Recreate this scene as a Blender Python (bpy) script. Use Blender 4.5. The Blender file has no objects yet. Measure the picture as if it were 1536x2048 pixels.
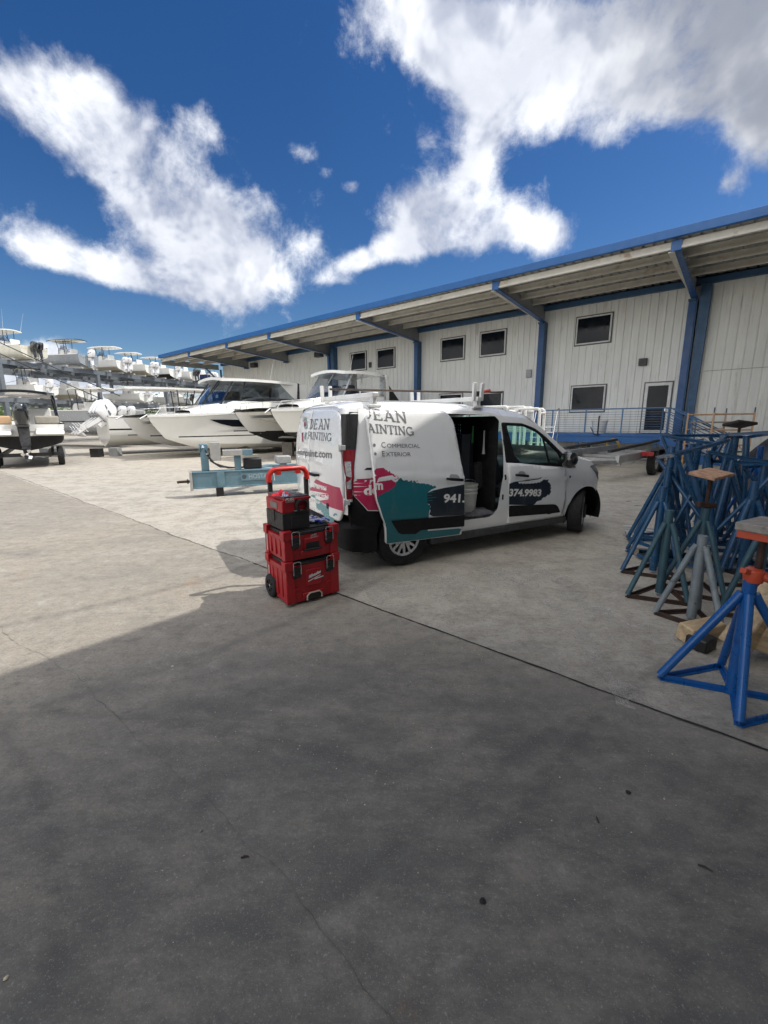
import bpy, bmesh, math, random
from mathutils import Vector, Matrix, Quaternion
from mathutils.geometry import delaunay_2d_cdt
R = math.radians; PI = math.pi
sc = bpy.context.scene; COL = sc.collection
rnd = random.Random(7)

# ---------------------------------------------------------------- camera (solved from the photo's perspective)
CF, CPI, CRO, CH = 864.77, .205269, .007008, 1.6168
WA, WD = .858257, 22.2167                    # bearing and distance of the warehouse wall
def _cam_mat():
    cp, sp = math.cos(CPI), math.sin(CPI); cr, sr = math.cos(CRO), math.sin(CRO)
    M = Matrix(((1,0,0),(0,-sp,cp),(0,-cp,-sp)))
    return M @ Matrix(((cr,-sr,0),(sr,cr,0),(0,0,1)))
CM = _cam_mat(); CP = Vector((0,0,CH))
def ray(x, y): return CM @ Vector(((x-768)/CF, (y-1024)/CF, 1))
def gz(x, y, z=0.0):
    d = ray(x, y); return CP + d*((z-CH)/d.z)
def gd(x, y, Y):
    d = ray(x, y); return CP + d*(Y/d.y)
cd = bpy.data.cameras.new("camera"); cam = bpy.data.objects.new("camera", cd); COL.objects.link(cam)
cd.sensor_fit = 'VERTICAL'; cd.sensor_height = 36; cd.lens = 36*CF/2048; cd.clip_start = .05; cd.clip_end = 4000
cam.matrix_world = Matrix.Translation(CP) @ Matrix((CM.col[0], -CM.col[1], -CM.col[2])).transposed().to_4x4()
sc.camera = cam

# ---------------------------------------------------------------- helpers
def smooth01(t): t = max(0, min(1, t)); return t*t*(3-2*t)
def interp(x, xs, ys):
    if x <= xs[0]: return ys[0]
    for i in range(1, len(xs)):
        if x <= xs[i]:
            t = (x-xs[i-1])/(xs[i]-xs[i-1]); return ys[i-1]+(ys[i]-ys[i-1])*t
    return ys[-1]
def sinterp(x, xs, ys):
    """smooth (Catmull-Rom like) interpolation"""
    n = len(xs)
    if x <= xs[0]: return ys[0]
    if x >= xs[-1]: return ys[-1]
    for i in range(1, n):
        if x <= xs[i]:
            h = xs[i]-xs[i-1]; t = (x-xs[i-1])/h
            def m(k):
                if k == 0: return (ys[1]-ys[0])/(xs[1]-xs[0])
                if k == n-1: return (ys[-1]-ys[-2])/(xs[-1]-xs[-2])
                return (ys[k+1]-ys[k-1])/(xs[k+1]-xs[k-1])
            m0, m1 = m(i-1)*h, m(i)*h
            return (2*t**3-3*t*t+1)*ys[i-1]+(t**3-2*t*t+t)*m0+(-2*t**3+3*t*t)*ys[i]+(t**3-t*t)*m1

class MB:
    def __init__(s): s.v = []; s.f = []
    def add(s, vs, fs):
        o = len(s.v); s.v += [tuple(p) for p in vs]; s.f += [tuple(i+o for i in f) for f in fs]; return s
    def box(s, c, d, rot=None):
        c = Vector(c); x, y, z = d[0]/2, d[1]/2, d[2]/2
        ps = [Vector((a*x, b*y, e*z)) for e in (-1,1) for b in (-1,1) for a in (-1,1)]
        if rot is not None: ps = [rot @ p for p in ps]
        return s.add([c+p for p in ps], [(0,2,3,1),(4,5,7,6),(0,1,5,4),(2,6,7,3),(1,3,7,5),(0,4,6,2)])
    def b2(s, lo, hi):
        return s.box([(a+b)/2 for a, b in zip(lo, hi)], [abs(b-a) for a, b in zip(lo, hi)])
    def bar(s, p, q, w, h=None, up=(0,0,1)):
        p, q = Vector(p), Vector(q); h = h or w; d = (q-p); L = d.length; d.normalize(); up = Vector(up)
        if abs(d.dot(up)) > .98: up = Vector((1,0,0))
        a = d.cross(up).normalized(); b = a.cross(d)
        rot = Matrix((d, a, b)).transposed()
        return s.box((p+q)/2, (L, w, h), rot)
    def taper(s, p, q, a0, b0, a1, b1, up=(0,0,1)):
        """bar whose section goes a0 x b0 -> a1 x b1"""
        p, q = Vector(p), Vector(q); d = (q-p).normalized(); up = Vector(up)
        if abs(d.dot(up)) > .98: up = Vector((1,0,0))
        a = d.cross(up).normalized(); b = a.cross(d); vs = []
        for c, wa, wb in ((p,a0,b0),(q,a1,b1)):
            vs += [c-a*wa/2-b*wb/2, c+a*wa/2-b*wb/2, c+a*wa/2+b*wb/2, c-a*wa/2+b*wb/2]
        return s.add(vs, [(0,1,2,3),(7,6,5,4),(0,4,5,1),(1,5,6,2),(2,6,7,3),(3,7,4,0)])
    def tube(s, pts, r, n=8, caps=True, closed=False):
        pts = [Vector(p) for p in pts]; m = len(pts); rs = r if isinstance(r, (list, tuple)) else [r]*m
        t0 = (pts[1]-pts[0]).normalized(); up = Vector((0,0,1)) if abs(t0.z) < .9 else Vector((1,0,0))
        a = t0.cross(up).normalized(); vs = []; fs = []
        for i, p in enumerate(pts):
            if closed: t = (pts[(i+1) % m]-pts[i-1]).normalized()
            elif i == 0: t = t0
            elif i == m-1: t = (pts[i]-pts[i-1]).normalized()
            else: t = ((pts[i+1]-p).normalized()+(p-pts[i-1]).normalized()).normalized()
            a = (a-t*a.dot(t)).normalized(); b = t.cross(a)
            for k in range(n):
                an = 2*PI*k/n; vs.append(p+(a*math.cos(an)+b*math.sin(an))*rs[i])
        for i in range(m if closed else m-1):
            for k in range(n):
                j = (i+1) % m; fs.append((i*n+k, i*n+(k+1) % n, j*n+(k+1) % n, j*n+k))
        if caps and not closed:
            fs.append(tuple(range(n))[::-1]); fs.append(tuple((m-1)*n+k for k in range(n)))
        return s.add(vs, fs)
    def lathe(s, prof, o=(0,0,0), ax=(0,0,1), n=24, caps=True):
        """prof: (radius, height along ax)"""
        o, ax = Vector(o), Vector(ax).normalized(); up = Vector((0,0,1)) if abs(ax.z) < .9 else Vector((1,0,0))
        a = up.cross(ax).normalized(); b = ax.cross(a); vs = []; fs = []; m = len(prof)
        for r, h in prof:
            for k in range(n):
                t = 2*PI*k/n; vs.append(o+ax*h+(a*math.cos(t)+b*math.sin(t))*r)
        for i in range(m-1):
            for k in range(n): fs.append((i*n+k, i*n+(k+1) % n, (i+1)*n+(k+1) % n, (i+1)*n+k))
        if caps:
            fs.append(tuple(range(n))[::-1]); fs.append(tuple((m-1)*n+k for k in range(n)))
        return s.add(vs, fs)
    def prism(s, poly, o, ex, ey, ext):
        """2-D polygon in the frame o, ex, ey, extruded by the vector ext"""
        o, ex, ey, ext = Vector(o), Vector(ex), Vector(ey), Vector(ext); n = len(poly)
        base = [o+ex*x+ey*y for x, y in poly]
        return s.add(base+[p+ext for p in base], [tuple(range(n))[::-1], tuple(range(n, 2*n))]+[(i, (i+1) % n, n+(i+1) % n, n+i) for i in range(n)])
    def grid(s, rows, flip=False, wrap=False):
        m, n = len(rows), len(rows[0]); vs = [p for r in rows for p in r]; fs = []
        for i in range(m-1):
            for k in range(n if wrap else n-1):
                f = (i*n+k, i*n+(k+1) % n, (i+1)*n+(k+1) % n, (i+1)*n+k); fs.append(f[::-1] if flip else f)
        return s.add(vs, fs)
    def build(s, name, m, parent=None, smooth=40, bevel=0, seg=2, loc=None, fix=False, solid=0, sub=0):
        used = sorted({i for f in s.f for i in f})
        if len(used) < len(s.v):
            ix = {o: k for k, o in enumerate(used)}; s.v = [s.v[o] for o in used]; s.f = [tuple(ix[i] for i in f) for f in s.f]
        me = bpy.data.meshes.new(name); me.from_pydata(s.v, [], s.f); me.update()
        if fix:
            bm = bmesh.new(); bm.from_mesh(me); bmesh.ops.remove_doubles(bm, verts=bm.verts, dist=1e-5)
            bmesh.ops.recalc_face_normals(bm, faces=bm.faces); bm.to_mesh(me); bm.free()
        if smooth:
            me.polygons.foreach_set('use_smooth', [True]*len(me.polygons)); me.set_sharp_from_angle(angle=R(smooth))
        o = bpy.data.objects.new(name, me); COL.objects.link(o)
        if m: me.materials.append(m)
        if parent: o.parent = parent
        if loc is not None: o.location = loc
        if solid:
            md = o.modifiers.new('solid', 'SOLIDIFY'); md.thickness = solid; md.offset = -1
        if bevel:
            md = o.modifiers.new('bevel', 'BEVEL'); md.width = bevel; md.segments = seg; md.limit_method = 'ANGLE'; md.angle_limit = R(38); md.harden_normals = False
        if sub:
            md = o.modifiers.new('sub', 'SUBSURF'); md.levels = sub; md.render_levels = sub
        return o
def tag(o, label, cat, group=None):
    o['label'] = label; o['category'] = cat
    if group: o['group'] = group
    return o
def thing(name, label, cat, loc=(0,0,0), rz=0, group=None, rot=None):
    o = bpy.data.objects.new(name, None); COL.objects.link(o); o.location = loc; o.rotation_euler = rot or (0,0,rz)
    o.empty_display_size = .2
    return tag(o, label, cat, group)
def struct(o, kind='structure'): o['kind'] = kind; return o
KIDS = {}
def kids(o): return [c for c in bpy.data.objects if c.parent is o]
def dup(root, loc, rot, label, group=None, scale=None):
    def cp(o, par):
        c = o.copy(); COL.objects.link(c); c.parent = par
        for ch in kids(o): cp(ch, c)
        return c
    r = cp(root, None); r.location = loc; r.rotation_euler = rot if isinstance(rot, (tuple, list)) else (0,0,rot); r['label'] = label
    if group: r['group'] = group
    if scale: r.scale = (scale,)*3 if not isinstance(scale, tuple) else scale
    return r

# ---------------------------------------------------------------- materials
MATS = {}
class NT:
    def __init__(s, tree): s.t = tree; s.n = tree.nodes; s.l = tree.links
    def node(s, typ, **kw):
        n = s.n.new(typ)
        for k, v in kw.items(): setattr(n, k, v)
        return n
    def set(s, sock, v):
        if hasattr(v, 'is_output'): s.l.new(v, sock)
        elif v is not None:
            if isinstance(v, tuple) and len(v) == 3 and sock.type == 'RGBA': v = (*v, 1)
            sock.default_value = v
    def math(s, op, a, b=None, c=None, clamp=False):
        n = s.node('ShaderNodeMath', operation=op, use_clamp=clamp); s.set(n.inputs[0], a); s.set(n.inputs[1], b)
        if c is not None: s.set(n.inputs[2], c)
        return n.outputs[0]
    def mix(s, f, a, b, mode='MIX'):
        n = s.node('ShaderNodeMix', data_type='RGBA', blend_type=mode); s.set(n.inputs['Factor'], f)
        s.set(n.inputs[6], a); s.set(n.inputs[7], b); return n.outputs[2]
    def noise(s, vec, scale, det=4, rough=.55, dist=0, out=0):
        n = s.node('ShaderNodeTexNoise'); s.set(n.inputs['Vector'], vec); n.inputs['Scale'].default_value = scale
        n.inputs['Detail'].default_value = det; n.inputs['Roughness'].default_value = rough; n.inputs['Distortion'].default_value = dist
        return n.outputs[out]
    def ramp(s, f, lo, hi, a=0.0, b=1.0, kind='SMOOTHSTEP'):
        n = s.node('ShaderNodeMapRange', interpolation_type=kind); s.set(n.inputs[0], f)
        n.inputs[1].default_value = lo; n.inputs[2].default_value = hi; n.inputs[3].default_value = a; n.inputs[4].default_value = b
        return n.outputs[0]
    def map(s, vec, loc=(0,0,0), rot=(0,0,0), scale=(1,1,1), typ='POINT'):
        n = s.node('ShaderNodeMapping', vector_type=typ); s.set(n.inputs['Vector'], vec)
        n.inputs['Location'].default_value = loc; n.inputs['Rotation'].default_value = rot; n.inputs['Scale'].default_value = scale
        return n.outputs[0]
def new_mat(name):
    m = bpy.data.materials.new(name); m.use_nodes = True; t = NT(m.node_tree); b = t.n['Principled BSDF']; return m, t, b
def scol(c, k): return tuple(min(1, x*k) for x in c)
def M(name, col, rough=.5, metal=0, var=.12, scale=6, bump=0, bscale=40, coat=0, dirt=None, dirt_amt=.5, dscale=3, spec=.5, stretch=None):
    if name in MATS: return MATS[name]
    m, t, b = new_mat(name); tc = t.node('ShaderNodeTexCoord').outputs['Object']
    v = t.map(tc, scale=stretch) if stretch else tc
    n = t.noise(v, scale, 5, .6); c = t.mix(t.ramp(n, .25, .75), scol(col, 1-var), scol(col, 1+var))
    if dirt:
        d = t.noise(t.map(tc, loc=(3.1,7.7,1.3), scale=stretch or (1,1,1)), dscale, 8, .68, .3)
        f = t.ramp(d, .56, .70, 0, dirt_amt); c = t.mix(f, c, dirt)
    t.set(b.inputs['Base Color'], c)
    r = t.ramp(t.noise(tc, scale*1.7, 4), .3, .7, max(.02, rough-.08), min(1, rough+.1)); t.set(b.inputs['Roughness'], r)
    b.inputs['Metallic'].default_value = metal; b.inputs['Specular IOR Level'].default_value = spec
    if coat: b.inputs['Coat Weight'].default_value = coat; b.inputs['Coat Roughness'].default_value = .04
    if bump:
        bn = t.node('ShaderNodeBump'); bn.inputs['Strength'].default_value = bump; bn.inputs['Distance'].default_value = .01
        t.set(bn.inputs['Height'], t.noise(tc, bscale, 6, .65)); t.set(b.inputs['Normal'], bn.outputs[0])
    MATS[name] = m; return m
def glass(name, tint, alpha=.25, rough=.02):
    """a pane: tinted transparency under a mirror-like surface"""
    if name in MATS: return MATS[name]
    m, t, b = new_mat(name); out = t.n['Material Output']
    t.n.remove(b)
    tr = t.node('ShaderNodeBsdfTransparent'); tr.inputs[0].default_value = (*tint, 1)
    gl = t.node('ShaderNodeBsdfGlossy'); gl.inputs['Color'].default_value = (.95,.97,1,1); gl.inputs['Roughness'].default_value = rough
    ge = t.node('ShaderNodeNewGeometry'); dt = t.node('ShaderNodeVectorMath', operation='DOT_PRODUCT'); t.set(dt.inputs[0], ge.outputs['Normal']); t.set(dt.inputs[1], ge.outputs['Incoming'])
    gr = t.math('POWER', t.math('SUBTRACT', 1.0, t.math('ABSOLUTE', dt.outputs['Value']), clamp=True), 5.0)      # Schlick, alike from both faces
    f = t.math('ADD', t.math('MULTIPLY_ADD', gr, .96, .04), alpha, clamp=True)
    mx = t.node('ShaderNodeMixShader'); t.set(mx.inputs[0], f); t.l.new(tr.outputs[0], mx.inputs[1]); t.l.new(gl.outputs[0], mx.inputs[2])
    t.l.new(mx.outputs[0], out.inputs[0]); MATS[name] = m; return m

# ---------------------------------------------------------------- text
def text_polys(txt, size=1.0, bold=0.0, shear=0.0, space=1.0):
    """(verts 2-D, faces) of a line of text lying in XY, left aligned on its baseline, scaled so that a capital is `size` high"""
    cu = bpy.data.curves.new('txt', 'FONT'); cu.body = txt; cu.size = size/.72; cu.offset = bold; cu.shear = shear; cu.space_character = space
    cu.resolution_u = 3
    o = bpy.data.objects.new('txt', cu); COL.objects.link(o); dg = bpy.context.evaluated_depsgraph_get()
    me = bpy.data.meshes.new_from_object(o.evaluated_get(dg)); vs = [(v.co.x, v.co.y) for v in me.vertices]; fs = [tuple(p.vertices) for p in me.polygons]
    bpy.data.objects.remove(o); bpy.data.curves.remove(cu); bpy.data.meshes.remove(me)
    return vs, fs
def text_mb(txt, size, o, ex, ey, width=None, bold=0, shear=0, off=0.0, fn=None):
    """flat lettering on a plane; width squeezes the line to that length; fn maps (x, y) to 3-D instead"""
    vs, fs = text_polys(txt, size, bold, shear); mb = MB()
    if width:
        w = max(x for x, y in vs); k = width/w; vs = [(x*k, y) for x, y in vs]
    if fn: return mb.add([fn(x, y) for x, y in vs], fs)
    o, ex, ey = Vector(o), Vector(ex).normalized(), Vector(ey).normalized(); nn = ex.cross(ey)
    return mb.add([o+ex*x+ey*y+nn*off for x, y in vs], fs)
def arc(cx, cy, rx, ry, a0, a1, n=10): return [(cx+rx*math.cos(R(a0+(a1-a0)*i/n)), cy+ry*math.sin(R(a0+(a1-a0)*i/n))) for i in range(n+1)]
T_ = .145; S_ = .085
def _ser(x, y, w=.30): return ([(x-w/2, y), (x+w/2, y)], S_)
SLAB = {   # strokes (polyline, thickness) on a unit-high letter with slab serifs, advance width
 'D': ([([(.16,0),(.16,1)],T_), ([(.16,.955)]+arc(.36,.5,.40,.455,90,-90,14)+[(.16,.045)],.115), _ser(.13,.043,.26), _ser(.13,.957,.26)], .92),
 'E': ([([(.18,0),(.18,1)],T_), ([(.02,.957),(.66,.957)],S_), ([(.02,.043),(.70,.043)],S_), ([(.2,.52),(.55,.52)],S_), ([(.655,.80),(.655,.99)],S_), ([(.70,.01),(.70,.22)],S_), ([(.55,.42),(.55,.62)],S_)], .84),
 'A': ([([(.14,.04),(.46,.98)],.11), ([(.46,.98),(.80,.04)],T_), ([(.25,.33),(.68,.33)],S_), _ser(.13,.043,.30), _ser(.81,.043,.32), ([(.30,.96),(.50,.96)],S_)], .98),
 'N': ([([(.16,0),(.16,1)],.11), ([(.16,.97),(.80,.03)],T_), ([(.80,0),(.80,1)],.11), _ser(.16,.043,.32), _ser(.10,.957,.24), _ser(.80,.957,.32)], 1.0),
 'P': ([([(.17,0),(.17,1)],T_), ([(.17,.955)]+arc(.38,.70,.27,.255,90,-90,12)+[(.17,.445)],.11), _ser(.17,.043,.36), _ser(.12,.957,.24)], .74),
 'I': ([([(.20,0),(.20,1)],T_), _ser(.20,.043,.36), _ser(.20,.957,.36)], .44),
 'T': ([([(.40,0),(.40,1)],T_), ([(.02,.957),(.78,.957)],S_), ([(.045,.74),(.045,.99)],S_), ([(.755,.74),(.755,.99)],S_), _ser(.40,.043,.36)], .82),
 'G': ([(arc(.50,.5,.42,.455,52,360,20),.125), ([(.92,.08),(.92,.44)],.12), ([(.62,.42),(1.0,.42)],S_), ([(.80,.74),(.80,.97)],S_)], 1.06),
}
def strip(pl, w):
    """a mitred ribbon round a polyline: 2-D verts and quads"""
    n = len(pl); vs = []
    for i, p in enumerate(pl):
        a = Vector(pl[max(0, i-1)]); b = Vector(pl[min(n-1, i+1)]); d = (b-a).normalized(); nx, ny = -d.y*w/2, d.x*w/2
        vs += [(p[0]+nx, p[1]+ny), (p[0]-nx, p[1]-ny)]
    return vs, [(2*i, 2*i+1, 2*i+3, 2*i+2) for i in range(n-1)]
def slab_text(txt, fn, height, width, gap=.03):
    """slab-serif capitals; fn(x, y, lift) -> 3-D"""
    mb = MB(); tot = sum(SLAB[c][1]+gap for c in txt); kx = width/tot; x0 = 0; lift = 0
    for c in txt:
        st, adv = SLAB[c]
        for pl, w in st:
            lift = (lift+1) % 7
            if len(pl) == 2:
                a, b = Vector(pl[0]), Vector(pl[1]); pl = [tuple(a.lerp(b, i/3)) for i in range(4)]
            vs, fs = strip(pl, w)
            mb.add([fn((x0+x)*kx, y*height, lift*.00025) for x, y in vs], fs)
        x0 += adv+gap
    return mb

# ---------------------------------------------------------------- trimmed curved panels
def inside(p, poly):
    x, y = p; c = False; n = len(poly); j = n-1
    for i in range(n):
        xi, yi = poly[i]; xj, yj = poly[j]
        if (yi > y) != (yj > y) and x < (xj-xi)*(y-yi)/(yj-yi)+xi: c = not c
        j = i
    return c
def densify(poly, step):
    out = []; n = len(poly)
    for i in range(n):
        a, b = Vector(poly[i]), Vector(poly[(i+1) % n]); k = max(1, int((b-a).length/step+.5))
        out += [tuple(a.lerp(b, q/k)) for q in range(k)]
    return out
def panel(outline, fn, holes=(), step=.07, flip=False):
    """the 2-D outline (less holes) cut into small triangles and bent onto fn(x, y) -> 3-D"""
    loops = [densify(l, step) for l in (outline, *holes)]; pts = []; edges = []
    for l in loops:
        o = len(pts); pts += l; edges += [(o+i, o+(i+1) % len(l)) for i in range(len(l))]
    xs = [p[0] for p in loops[0]]; ys = [p[1] for p in loops[0]]
    nx, ny = int((max(xs)-min(xs))/step), int((max(ys)-min(ys))/step)
    for i in range(1, nx+1):
        for j in range(1, ny+1):
            q = (min(xs)+i*step+.31*step*((j % 2)-.5), min(ys)+(j-.37)*step)
            if inside(q, loops[0]) and not any(inside(q, h) for h in loops[1:]): pts.append(q)
    v, e, f, *_ = delaunay_2d_cdt([Vector(p) for p in pts], edges, [], 0, 1e-5)
    fs = []
    for t in f:
        c = (sum(v[i].x for i in t)/len(t), sum(v[i].y for i in t)/len(t))
        if inside(c, loops[0]) and not any(inside(c, h) for h in loops[1:]):
            a, b, d = v[t[0]], v[t[1]], v[t[2]]
            ccw = (b.x-a.x)*(d.y-a.y)-(b.y-a.y)*(d.x-a.x) > 0
            fs.append(tuple(t) if ccw != flip else tuple(t)[::-1])
    return MB().add([fn(p.x, p.y) for p in v], fs)
def rpoly(pts, r, n=4):
    """polygon with rounded corners; r one radius or one per corner"""
    out = []; m = len(pts)
    for i in range(m):
        p = Vector(pts[i]); a = Vector(pts[i-1])-p; b = Vector(pts[(i+1) % m])-p; rr = r[i] if isinstance(r, (list, tuple)) else r
        k = min(rr, a.length*.48, b.length*.48)
        if k < 1e-4: out.append(tuple(p)); continue
        A, B = p+a.normalized()*k, p+b.normalized()*k
        for q in range(n+1):
            t = q/n; out.append(tuple(A*(1-t)**2+p*2*t*(1-t)+B*t*t))
    return out
def ragged(a, b, n, amp, seed):
    """brush-stroke edge from a to b: jagged points"""
    r = random.Random(seed); a, b = Vector(a), Vector(b); d = b-a; nrm = Vector((-d.y, d.x)).normalized(); out = []
    for i in range(n):
        t = (i+r.uniform(.1,.9))/n; out.append(tuple(a.lerp(b, t)+nrm*r.uniform(-amp, amp)*(1 if i % 2 else .4)))
    return out
# ---------------------------------------------------------------- world: sky and clouds, by direction in the sky
SUN = Vector((.566, .058, .822)).normalized()      # toward the sun
sun_el = math.asin(SUN.z); sun_az = math.atan2(SUN.x, SUN.y)
SKY = .125
w = bpy.data.worlds.new("World"); sc.world = w; w.use_nodes = True
t = NT(w.node_tree); bg = t.n['Background']
sky = t.node('ShaderNodeTexSky', sky_type='NISHITA', sun_disc=False, sun_elevation=sun_el, sun_rotation=sun_az, altitude=0, air_density=1.0, dust_density=.35, ozone_density=2.6)
tc = t.node('ShaderNodeTexCoord').outputs['Generated']
sx = t.node('ShaderNodeSeparateXYZ'); t.set(sx.inputs[0], tc)
az = t.math('ARCTAN2', sx.outputs[0], sx.outputs[1]); el = t.math('ARCSINE', sx.outputs[2])
cx = t.node('ShaderNodeCombineXYZ'); t.set(cx.inputs[0], az); t.set(cx.inputs[1], el); AE = cx.outputs[0]
zz = t.math('MAXIMUM', t.math('ADD', sx.outputs[2], .22), .1)
pc = t.node('ShaderNodeCombineXYZ'); t.set(pc.inputs[0], t.math('DIVIDE', sx.outputs[0], zz)); t.set(pc.inputs[1], t.math('DIVIDE', sx.outputs[1], zz)); PL = pc.outputs[0]
def azel(x, y):
    d = ray(x, y).normalized(); return Vector((math.atan2(d.x, d.y), math.asin(d.z)))
CL = [  # centre in the photo, half axes, slant (degrees, clockwise), weight
 (60,190,130,70,20,.75),(170,240,170,85,30,.95),(280,345,190,105,42,1.0),(390,440,190,105,38,1.0),(500,535,150,62,22,1.0),(350,565,150,42,14,.8),
 (50,450,130,48,18,.85),(120,512,150,32,10,.85),(250,560,150,24,14,.7),
 (410,258,60,26,35,.5),(600,300,36,22,20,.62),(700,376,26,18,10,.66),(655,346,18,14,0,.55),(530,415,55,32,50,.55),(615,490,40,30,-40,.5),
 (850,420,110,75,0,1.1),(960,455,130,75,8,1.1),(1060,460,75,34,15,.9),(800,500,120,32,-14,.95),(700,530,66,22,-24,.85),(690,565,40,12,5,.6),
 (955,320,46,100,0,1.0),(975,215,38,90,12,.8),
 (820,50,150,70,25,.95),(960,90,170,100,15,1.05),(1120,120,190,115,5,1.1),(1290,110,210,130,0,1.1),(1460,60,220,130,0,1.15),(1400,190,130,60,10,.85),(1000,160,120,70,20,.8),
 (1525,260,75,75,40,1.0),(1462,362,36,22,-40,.62),(1080,262,80,34,-20,.62),(1200,268,44,32,0,.5),(775,255,24,50,-10,.62),(850,285,40,40,30,.45),
 (95,708,60,34,0,1.35),(60,735,110,24,0,1.2),(200,775,170,40,0,1.15),(330,770,120,34,5,1.0),(-100,745,220,50,0,1.2),(420,790,200,26,0,.9),(560,800,90,16,0,.5)]
D = None
for x, y, a, b, s, wt in CL:
    c = azel(x, y); va = azel(x+math.cos(R(s))*20, y+math.sin(R(s))*20)-c; vb = azel(x-math.sin(R(s))*20, y+math.cos(R(s))*20)-c
    la, lb = va.length*a/20, vb.length*b/20; ang = math.atan2(va.y, va.x)
    mp = t.map(AE, loc=(c.x, c.y, 0), rot=(0, 0, ang), scale=(la, lb, 1), typ='TEXTURE')
    q = t.node('ShaderNodeVectorMath', operation='DOT_PRODUCT'); t.set(q.inputs[0], mp); t.set(q.inputs[1], mp)
    g = t.math('MULTIPLY', t.math('EXPONENT', t.math('MULTIPLY', q.outputs['Value'], -1.0)), wt)
    D = g if D is None else t.math('ADD', D, g)
back = t.math('MULTIPLY', t.math('MAXIMUM', t.ramp(sx.outputs[1], .12, -.2), t.ramp(el, .80, 1.05)), t.ramp(t.noise(PL, .9, 2), .30, .48, 0, 1.15)); D = t.math('ADD', D, back)  # unseen cloud cover behind and overhead, added to brighten the ambient light
D = t.math('MINIMUM', D, 1.25)
f1 = t.noise(tc, 6.0, 10, .66, .25); f2 = t.noise(t.map(tc, loc=(5.2, 1.7, 0)), 19.0, 8, .68, .35)
dens = t.math('ADD', D, t.math('ADD', t.math('MULTIPLY', t.math('SUBTRACT', f1, .5), 2.5), t.math('MULTIPLY', t.math('SUBTRACT', f2, .5), .95)))
mask = t.ramp(dens, .38, 1.30)
thick = t.ramp(dens, .55, 1.35)
f3 = t.noise(t.map(tc, loc=(2.4, 8.1, 0)), 4.2, 5, .52, .25)
f5 = t.noise(tc, 6.0, 4, .58, .25); f4 = t.noise(t.map(tc, loc=tuple(-.05*v for v in SUN)), 6.0, 4, .58, .25)      # the same billows looked up a little toward the sun: their sunward flanks
rel = t.ramp(t.math('SUBTRACT', f5, f4), -.07, .07)
lit = t.math('ADD', t.math('MULTIPLY', t.ramp(f3, .38, .60), .60), t.math('MULTIPLY_ADD', rel, .42, t.math('MULTIPLY', t.ramp(f2, .4, .65), .08)), clamp=True)
ccol = t.mix(lit, (.40,.435,.53), (.95,.97,1.0))
gray = t.math('MULTIPLY', t.ramp(t.math('ADD', az, t.math('MULTIPLY', el, .5)), .58, .86), t.ramp(f3, .50, .72, 1, .25))
ccol = t.mix(t.math('MULTIPLY', gray, .9), ccol, (.22,.24,.29))
CK = 8.0; FILL_GAIN = .80
# unseen cloud added behind the viewer and overhead as fill light for the shade
fill_cloud = t.math('MAXIMUM', t.ramp(sx.outputs[1], .10, -.30), t.ramp(el, .80, 1.05))
ccol = t.mix(fill_cloud, ccol, (1.0,.98,.955))
cm = t.node('ShaderNodeVectorMath', operation='SCALE'); t.set(cm.inputs[0], ccol); t.set(cm.inputs['Scale'], t.math('MULTIPLY_ADD', fill_cloud, CK*FILL_GAIN, CK))
hs = t.node('ShaderNodeHueSaturation'); hs.inputs['Saturation'].default_value = 1.34; hs.inputs['Value'].default_value = .56; hs.inputs['Hue'].default_value = .509; t.set(hs.inputs['Color'], sky.outputs[0])
t.set(bg.inputs['Color'], t.mix(t.math('MULTIPLY', mask, .96), hs.outputs[0], cm.outputs[0])); bg.inputs['Strength'].default_value = SKY
w.cycles.sampling_method = 'MANUAL'; w.cycles.sample_map_resolution = 512
ld = bpy.data.lights.new("sun", 'SUN'); ld.energy = 2.9; ld.angle = R(.53); ld.color = (1, .955, .89)
lo = bpy.data.objects.new("sun", ld); COL.objects.link(lo); lo.rotation_euler = SUN.to_track_quat('Z', 'Y').to_euler(); lo.location = SUN*80
vs_ = sc.view_settings; vs_.view_transform = 'Standard'; vs_.look = 'None'; vs_.gamma = 1; vs_.exposure = .42; vs_.use_curve_mapping = False
sc.cycles.max_bounces = 8; sc.cycles.transparent_max_bounces = 12; sc.cycles.sample_clamp_indirect = 6

# ---------------------------------------------------------------- common materials
WALL = M('wall_metal', (.82,.825,.78), .45, 0, .06, 1.2, dirt=(.34,.31,.26), dirt_amt=.45, dscale=1.3, stretch=(2.5,2.5,.35))
CREAM = M('cream_steel', (.62,.59,.51), .5, 0, .1, 3, dirt=(.30,.19,.10), dirt_amt=.75, dscale=1.3)
BLUE = M('blue_paint', (.018,.085,.25), .42, 0, .12, 4, dirt=(.03,.08,.2), dirt_amt=.5)
BLUE2 = M('blue_trim', (.010,.095,.29), .4, 0, .08, 3)
DULLB = M('dull_blue', (.035,.10,.20), .5, 0, .14, 4)
GREYS = M('grey_steel', (.33,.34,.34), .45, .2, .12, 5, dirt=(.2,.15,.11), dirt_amt=.4)
DECKM = M('roof_deck', (.40,.39,.36), .5, .1, .12, 2, dirt=(.18,.12,.08), dirt_amt=.75, dscale=.9)
BLACK = M('black_plastic', (.012,.012,.013), .45, 0, .2, 20)
RUBBER = M('rubber', (.011,.011,.012), .75, 0, .25, 18, bump=.15)
ALU = M('aluminium', (.62,.63,.64), .3, .85, .08, 8)
STEEL = M('stainless', (.7,.7,.7), .18, 1, .05, 8)
WHITE = M('white_gel', (.80,.80,.78), .2, 0, .03, 3, coat=.5)
DGLASS = M('dark_glass', (.006,.009,.014), .05, 0, .1, 3, spec=.2)
WOOD = M('wood', (.50,.37,.22), .65, 0, .3, 4, dirt=(.16,.11,.07), dirt_amt=.6, stretch=(1,6,6), bump=.2, bscale=30)
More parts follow.
